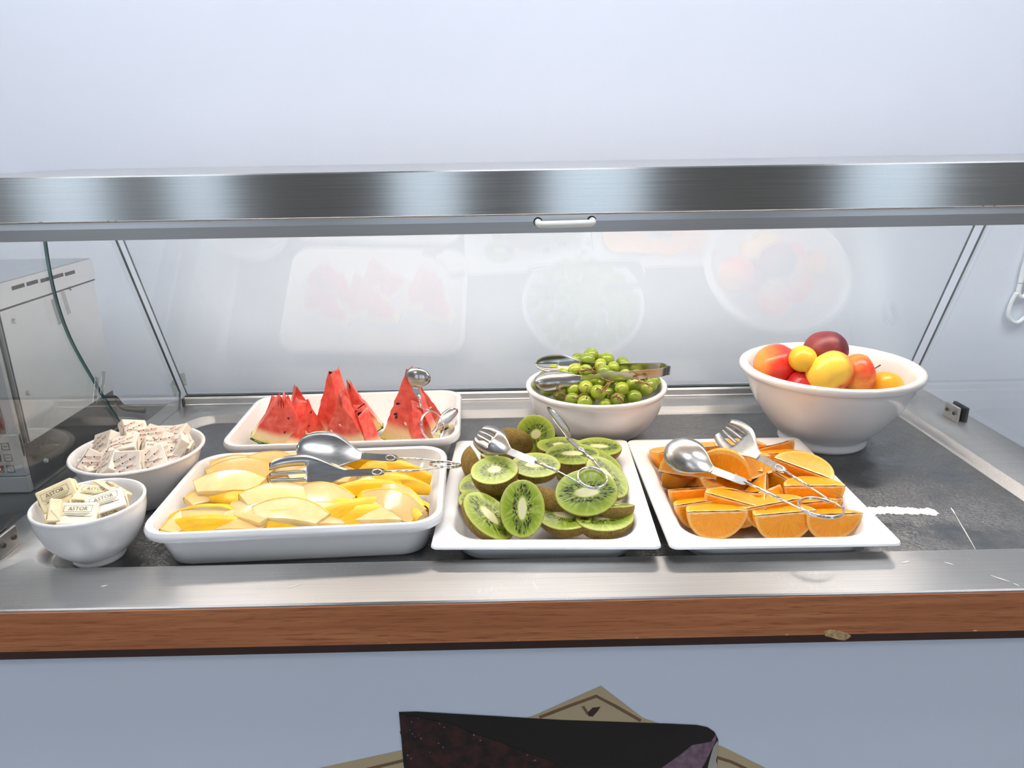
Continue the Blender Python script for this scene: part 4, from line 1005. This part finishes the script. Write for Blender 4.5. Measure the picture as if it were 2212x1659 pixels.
def print_astor(o, L, B, H, R):
    q = MB(); z = H/2+.0011
    def face(M):
        q.add([M @ (v+Vector((0, .0062, 0))) for v in AST[0]], AST[1])
        for k, (w, y) in enumerate(((.030, -.0004), (.026, -.0022), (.020, -.0038))): q.box((-w/2, y, 0), (w/2, y+.0006, .0001), M)
        for a, b in (((-.0165, .0018), (.0165, .0022)), ((-.0165, .0104), (.0165, .0108)), ((-.0165, .0022), (-.0161, .0104)), ((.0161, .0022), (.0165, .0104))): q.box((a[0], a[1], 0), (b[0], b[1], .0001), M)
    face(Matrix.Translation((0, -.001, z)))
    face(Matrix.Translation((0, 0, -z)) @ Matrix.Rotation(math.pi, 4, 'X'))
    for sg in (-1, 1):
        M = Matrix.Translation((0, sg*(B/2+.0009), -.004*1)) @ Matrix.Rotation(sg*-math.pi/2, 4, 'X') @ (Matrix.Rotation(math.pi, 4, 'Z') if sg > 0 else Matrix.Identity(4))
        q.add([M @ (v+Vector((0, .005, 0))) for v in AST[0]], AST[1])
        q.box((-.0165, .0008, 0), (.0165, .0012, .0001), M); q.box((-.0165, .0092, 0), (.0165, .0096, .0001), M)
    q.build('lettering', MT['ink_brown'], o)
def print_red(o, L, B, H, R):
    qr, qd, qg = MB(), MB(), MB()
    for sg in (-1, 1):
        M0 = Matrix.Translation((0, 0, sg*(H/2+.0011))) @ (Matrix.Rotation(math.pi, 4, 'X') if sg < 0 else Matrix.Identity(4)) @ Matrix.Rotation(.5, 4, 'Z')
        for ix in (-1, 0, 1):
            for iy in (-1, 0, 1):
                cx, cy = ix*.0115+.003*(iy % 2), iy*.0085
                if abs(cx*math.cos(.5)-cy*math.sin(.5)) > L*.36 or abs(cx*math.sin(.5)+cy*math.cos(.5)) > B*.38: continue
                M = M0 @ Matrix.Translation((cx, cy, 0))
                for k in range(5): qr.box((-.0035+k*.0014, .0004+.0003*R.uniform(-1, 1), 0), (-.0026+k*.0014, .0016+.0005*R.random(), .0001), M)
                qd.add([M @ Vector(p) for p in ((-.0060, .0, 0), (-.0044, .0, 0), (-.0042, .0018, 0), (-.0052, .0026, 0), (-.0062, .0018, 0))], [(0, 1, 2, 3, 4)])
                for k in range(2): qg.box((-.0035, -.0010-k*.0009, 0), (.0032-.001*k, -.0007-k*.0009, .0001), M)
    for sg in (-1, 1):
        M = Matrix.Translation((0, sg*(B/2+.0009), 0)) @ Matrix.Rotation(sg*-math.pi/2, 4, 'X')
        for k in range(6): qr.box((-.009+k*.0016, -.0008, 0), (-.008+k*.0016, .0012, .0001), M)
        qd.box((-.0125, -.001, 0), (-.0105, .0015, .0001), M); qg.box((.003, 0, 0), (.011, .0004, .0001), M)
    qr.build('red_print', MT['ink_red'], o); qd.build('dark_print', MT['ink_black'], o); qg.build('fine_print', MT['ink_grey'], o)
PA = [packet('butter_portion', (.046, .030, .0145), m_, s_, print_astor) for m_, s_ in (('butter_paper', 1), ('butter_paper_pale', 2), ('butter_paper', 3))]
PR = [packet('butter_pat', (.037, .034, .0135), 'foil_paper', s_, print_red) for s_ in (4, 5, 6)]
usedp = set()
def place(protos, k, px_, py_, z, e, label, grp, cat, sc=1.):
    o = protos[k]
    if o.name in usedp: o = copy_tree(o)
    usedp.add(protos[k].name)
    o.location = at(px_, py_, z=z); o.rotation_euler = Euler([math.radians(a) for a in e]); o.scale = (sc, sc, sc)
    if protos is PA: confine_bowl(o, SB, .0585, .075, .30, .018)
    else:
        confine_bowl(o, BB, .0815, .076, .55, .012)
        if label == rl: label = 'red-printed butter pat '+zone(Vector((o.location.x-BB[0], o.location.y-BB[1], 0)), 'at the small bowl side', 'in the middle', 'at the glass panel side', 'next to the side glass', 'next to the melon tray', .025, .018)+(' high' if o.location.z > .078 else ' low')
    tag(o, label, cat, grp)
bl = 'cream butter portion with brown print packed in the small bowl'
for a in ((0, 127, 1072, .082, (62, -18, 24), 'butter portion standing up with framed print at the back of the small bowl'), (0, 193, 1082, .074, (38, -8, 26), 'butter portion lying slanted with large upside lettering in the small bowl'),
          (1, 243, 1092, .078, (32, -10, 24), 'pale butter portion at the small bowl side nearest the melon tray'), (2, 205, 1073, .080, (12, 8, 4), 'butter portion on top at the back of the small bowl'),
          (1, 172, 1116, .074, (38, 4, 6), 'butter portion lying at the front of the small bowl'), (0, 118, 1114, .072, (70, -40, -50), 'butter portion turned on end near the small bowl rim'),
          (2, 240, 1062, .078, (-30, 10, -32), 'butter portion with white folded end against the back rim of the small bowl'), (1, 186, 1100, .066, (20, 0, 15), bl), (0, 140, 1128, .060, (10, 10, 40), bl), (2, 220, 1120, .062, (20, -15, 20), bl)):
    place(PA, a[0], *a[1:5], a[5], 'butter portions in the small bowl', 'butter', .92)
rl = 'small foil butter pat with red print in the wide bowl'
for i, a in enumerate(((0, 278, 1000, .080, (62, 0, 4), 'butter pat standing face forward at the front of the wide bowl'), (1, 270, 962, .090, (16, -6, 10), 'butter pat lying flat on top of the pile in the wide bowl'), (2, 226, 958, .086, (50, -20, -20), rl),
          (0, 290, 930, .094, (40, 20, 50), 'butter pat poking highest at the back of the wide bowl'), (1, 332, 944, .090, (30, 10, -20), rl), (2, 378, 940, .092, (25, -14, -16), 'butter pat lying tilted on the pile nearest the watermelon tray'),
          (0, 410, 962, .084, (50, 10, -60), rl), (1, 372, 962, .084, (40, 20, 10), rl), (2, 338, 968, .080, (20, 30, 30), rl), (0, 330, 992, .076, (50, -10, 24), rl), (1, 376, 986, .076, (48, 14, 30), rl), (2, 235, 1004, .076, (40, -30, -20), rl),
          (0, 205, 1002, .070, (60, 40, 20), rl), (1, 190, 1010, .066, (20, 10, 60), rl), (2, 250, 980, .080, (20, -30, 40), rl), (0, 305, 962, .080, (30, 30, 15), rl), (1, 420, 945, .074, (60, 10, 70), rl), (2, 300, 985, .066, (0, 0, 20), rl),
          (0, 350, 975, .066, (10, 0, 50), rl), (1, 260, 995, .062, (0, 10, 70), rl), (2, 240, 975, .066, (0, 10, 10), rl), (0, 390, 965, .066, (0, 10, 10), rl))):
    place(PR, a[0], *a[1:5], a[5], 'red-printed butter pats in the wide bowl', 'butter', .92)

# ------------------------------------------------------------------ tongs
def head_mesh(tip, neck, up, hw, cup, fork=False, bend=.0, blunt=.55):
    """spoon- or fork-shaped blade between neck and tip, concave side along up"""
    tip, neck = Vector(tip), Vector(neck); L = (tip-neck).length; M = frame(neck, tip-neck, up); nu = 26
    vs = [-1, -.75, -.48, -.29, -.10, .08, .27, .46, .73, 1] if fork else [-1+2*k/10 for k in range(11)]
    slots = (2, 4, 6) if fork else (); uend = .90 if fork else 1.
    V = []; Fc = []
    for i in range(nu+1):
        u0 = i/nu*uend; u = u0
        w = .0045+(hw-.0045)*(math.sin(min(1, u/blunt)*math.pi/2)**1.5) if u < blunt else hw*math.sqrt(max(0.0, 1-((u-blunt)/(1.0001-blunt))**2.4))*1.0
        for v in vs:
            V.append(M @ Vector((L*u0/uend, v*w, -cup*(1-v*v)*min(1, u*2.2)*(w/hw)+cup*.6*min(1, u*2.2) + bend*L*math.sin(u*math.pi)*.5)))
    nv = len(vs)
    for i in range(nu):
        for j in range(nv-1):
            if fork and j in slots and i >= nu*.52: continue
            Fc.append([i*nv+j, i*nv+j+1, (i+1)*nv+j+1, (i+1)*nv+j])
    return V, Fc
def add_solid(o, t):
    md = o.modifiers.new('thickness', 'SOLIDIFY'); md.thickness = t; md.offset = 0
def ribbon(path, wdir, w, thick):
    q = MB(); n = len(path); loops = []
    ws = w if isinstance(w, (list, tuple)) else [w]*n
    for i, p in enumerate(path):
        t = (path[min(i+1, n-1)]-path[max(i-1, 0)]).normalized(); d = Vector(wdir); d = (d-t*d.dot(t)).normalized(); nn = t.cross(d)
        loops.append([p+d*ws[i]/2-nn*thick/2, p+d*ws[i]/2+nn*thick/2, p-d*ws[i]/2+nn*thick/2, p-d*ws[i]/2-nn*thick/2])
    return q.loft(loops)
def spring_tongs(label, ring, rn, rr, arms):
    rc = Vector(ring); root = empty('serving_tongs', rc); Z = Vector(rn).normalized(); A = Z.orthogonal().normalized(); B = Z.cross(A)
    def bld(q, name, mat, sm=True):
        q.v = [v-rc for v in q.v]; return q.build(name, MT[mat], root, smooth=sm)
    q = MB(); q.tube([rc+A*rr*math.cos(a)+B*rr*math.sin(a)+Z*(.0021*(a/6.283-.9)) for a in [2*math.pi*1.85*k/60 for k in range(61)]], .00105, 7); bld(q, 'spring_ring', 'steel_wire')
    for kind, tip, neck, c0, c1, up, hw, side, cup in arms:
        tip, neck, c0, c1 = Vector(tip), Vector(neck), Vector(c0), Vector(c1)
        V, Fc = head_mesh(tip, neck, up, hw, cup, kind == 'fork')
        o = meshobj('fork_head' if kind == 'fork' else 'spoon_head', [v-rc for v in V], Fc, MT['steel_tongs'], root, True); add_solid(o, .0009)
        wd = Vector(up).cross(c0-neck).normalized()
        bld(ribbon(cat_spline([neck+(tip-neck)*.03, neck.lerp(c0, .5), c0], 4), wd, [.0092]*8+[.006], .0011), 'neck', 'steel_tongs', False)
        # pressed oval that grips the wire
        M = frame(neck.lerp(c0, .80), c0-neck, up); q = MB()
        q.tube([M @ Vector((.0062*math.cos(a), .0032*math.sin(a), .0011)) for a in [2*math.pi*k/18 for k in range(18)]], .0009, 6, closed=True); bld(q, 'grip_oval', 'steel_wire')
        bld(MB().tube([c0-(c1-c0)*.05, c0.lerp(c1, .5), c1], .0019, 8), 'collar', 'steel_wire')
        d = c1-rc; d = d-Z*d.dot(Z); dist = max(d.length, rr*1.01); ang = math.acos(rr/dist); dn = d.normalized(); dn.rotate(Quaternion(Z, side*ang)); tp = rc+dn*rr
        bld(MB().tube([c1-(c1-c0)*.2, c1, c1.lerp(tp, .5), tp], .00105, 7), 'wire', 'steel_wire')
    tag(root, label, 'tongs'); return root
P_ = at
# melon tray
spring_tongs('spoon and fork spring tongs resting on the melon slices', P_(962, 1003, z=.072), (.1, .25, 1), .0205, [
    ('spoon', P_(642, 966, z=.082), P_(786, 986, z=.078), P_(858, 990, z=.076), P_(915, 992, z=.074), (.05, -.86, .52), .0265, -1, .004),
    ('fork', P_(582, 1032, z=.078), P_(752, 1022, z=.074), P_(830, 1019, z=.074), P_(906, 1016, z=.073), (.05, -.86, .52), .0270, 1, .004)])
# kiwi dish
spring_tongs('spring tongs lying across the kiwi halves', P_(1280, 1032, z=.086), (.1, -.35, 1), .0180, [
    ('fork', P_(1032, 934, z=.108), P_(1102, 976, z=.098), P_(1158, 998, z=.095), P_(1205, 1018, z=.091), (.25, .70, -.68), .0200, 1, .008),
    ('spoon', P_(1186, 884, z=.110), P_(1230, 950, z=.098), P_(1262, 978, z=.093), P_(1284, 996, z=.089), (.55, -.75, .35), .016, -1, .005)])
# orange dish
spring_tongs('spoon and fork spring tongs lying on the orange wedges', P_(1773, 1096, z=.062), (.05, .0, 1), .0250, [
    ('spoon', P_(1438, 958, z=.088), P_(1540, 1016, z=.076), P_(1612, 1042, z=.072), P_(1690, 1080, z=.066), (.25, .75, -.60), .0245, 1, .008),
    ('fork', P_(1562, 924, z=.088), P_(1640, 988, z=.078), P_(1696, 1018, z=.074), P_(1752, 1054, z=.068), (-.35, -.75, .58), .0240, -1, .004)])
# watermelon tray
spring_tongs('spring tongs hooked over a watermelon wedge', P_(934, 920, y=1.062), (.75, -.55, .35), .0230, [
    ('spoon', P_(903, 796, y=1.075), P_(897, 842, y=1.072), P_(905, 854, y=1.070), P_(909, 880, y=1.068), (.15, .9, -.35), .0205, -1, .007),
    ('spoon', P_(988, 884, y=1.095), P_(944, 924, y=1.075), P_(938, 932, y=1.073), P_(936, 938, y=1.071), (-.4, -.5, .7), .014, 1, .004)])
# grape tongs
gt = empty('grape_tongs', P_(1300, 800, z=.13)); g0 = gt.location.copy()
yb, yf = 1.150, 1.105
Rr = [P_(1441, 799, y=yb-.006), P_(1425, 792, y=yb), P_(1340, 793, y=yb+.006), P_(1290, 790, y=yb+.008), P_(1250, 784, y=yb+.008)]
Fr = [P_(1441, 801, y=yf+.006), P_(1420, 806, y=yf), P_(1350, 811, y=yf-.002), P_(1300, 812, y=yf-.003), P_(1254, 818, y=yf-.004)]
def gb_(q, name, mat='steel_tongs', sm='auto'):
    q.v = [v-g0 for v in q.v]; return q.build(name, MT[mat], gt, smooth=sm)
wd = Vector((0, -.25, .95))
gb_(ribbon(cat_spline(Rr, 4), wd, [.0145]*9+[.0125]*4+[.0085]*4, .0012), 'rear_arm'); gb_(ribbon(cat_spline(Fr, 4), wd, [.0155]*9+[.0135]*4+[.0085]*4, .0012), 'front_arm')
mid_ = (Rr[0]+Fr[0])/2+Vector((.0045, 0, 0))
gb_(ribbon(cat_spline([Rr[1], Rr[0], mid_, Fr[0], Fr[1]], 5), wd, .0150, .0012), 'bend')
V, Fc = head_mesh(P_(1153, 826, y=yf-.002), P_(1258, 817, y=yf-.004), (.0, .90, -.42), .0165, .009, False, 0, .6)
o = meshobj('spoon_head', [v-g0 for v in V], Fc, MT['steel_tongs'], gt, True); add_solid(o, .0011)
V, Fc = head_mesh(P_(1156, 787, y=yb+.004), P_(1254, 784, y=yb+.008), (.0, -.90, .40), .0150, .006, False, 0, .5)
nv, nu = 11, 26; Fc = [f for k, f in enumerate(Fc) if not ((k % 10) in (5, 6) and (k//10) >= 13)]
o = meshobj('fork_head', [v-g0 for v in V], Fc, MT['steel_tongs'], gt, True); add_solid(o, .0011)
tag(gt, 'flat steel serving tongs with spoon and fork ends on the grapes', 'tongs')

# ------------------------------------------------------------------ printed cake picture on the front panel
YP = CY0+.022
dec = empty('cake_decal', at(1250, 1640, y=YP)); d0 = dec.location.copy()
def flat(name, pix, k, mat):
    pts = [at(a, b, y=YP)-d0 for a, b in pix]; q = MB().prism([Vector((p.x, -.0003*k-.0002, p.z)) for p in pts], (0, -.0003, 0)); return q.build(name, MT[mat], dec)
flat('napkin', [(1298, 1481), (1388, 1550), (1470, 1578), (1560, 1612), (1655, 1659), (1760, 1720), (1500, 1830), (1150, 1850), (760, 1760), (560, 1690), (688, 1659), (876, 1618), (1010, 1585), (1152, 1546)], 0, 'paper_beige')
def stroke(pix, w):
    P = [Vector((a, b)) for a, b in pix]; L_, R_ = [], []
    for i, p in enumerate(P):
        t = (P[min(i+1, len(P)-1)]-P[max(i-1, 0)]).normalized(); n = Vector((-t.y, t.x))*w; L_.append(tuple(p+n)); R_.append(tuple(p-n))
    return L_+R_[::-1]
flat('border_line', stroke([(1165, 1549), (1230, 1524), (1288, 1503), (1330, 1525), (1384, 1556)], 3.2), 1, 'paper_brown')
flat('border_line', stroke([(780, 1664), (830, 1652), (880, 1640)], 3.2), 1, 'paper_brown'); flat('border_line', stroke([(1545, 1634), (1580, 1645), (1620, 1664)], 3.2), 1, 'paper_brown')
flat('mark', [(1270, 1538), (1280, 1528), (1297, 1526), (1292, 1534), (1280, 1547), (1271, 1546)], 1, 'paper_dark')
flat('mark', [(1256, 1526), (1262, 1524), (1272, 1540), (1268, 1544)], 1, 'paper_brown')
flat('glaze', [(862, 1537), (900, 1536), (985, 1541), (1090, 1547), (1210, 1554), (1330, 1558), (1440, 1562), (1505, 1565), (1528, 1570), (1543, 1580), (1551, 1596), (1549, 1625), (1549, 1700), (1500, 1790), (900, 1790), (872, 1650), (864, 1560)], 2, 'glaze')
flat('sponge', [(863, 1541), (905, 1548), (975, 1562), (1020, 1582), (1075, 1600), (1130, 1622), (1190, 1642), (1260, 1680), (1330, 1785), (900, 1786), (884, 1690), (874, 1640), (878, 1626), (869, 1608), (871, 1598), (864, 1580), (869, 1570), (864, 1556)], 3, 'sponge')
flat('pink_edge', [(1546, 1584), (1536, 1600), (1516, 1604), (1494, 1608), (1470, 1628), (1430, 1656), (1410, 1690), (1490, 1690), (1520, 1650), (1534, 1622), (1546, 1598)], 3, 'lilac_glaze')
flat('cream_edge', [(1549, 1598), (1540, 1612), (1532, 1640), (1520, 1690), (1546, 1700), (1550, 1655), (1546, 1640), (1551, 1620)], 4, 'cream')
tag(dec, 'printed chocolate cake slice on a beige napkin, below the wooden edge', 'decal')
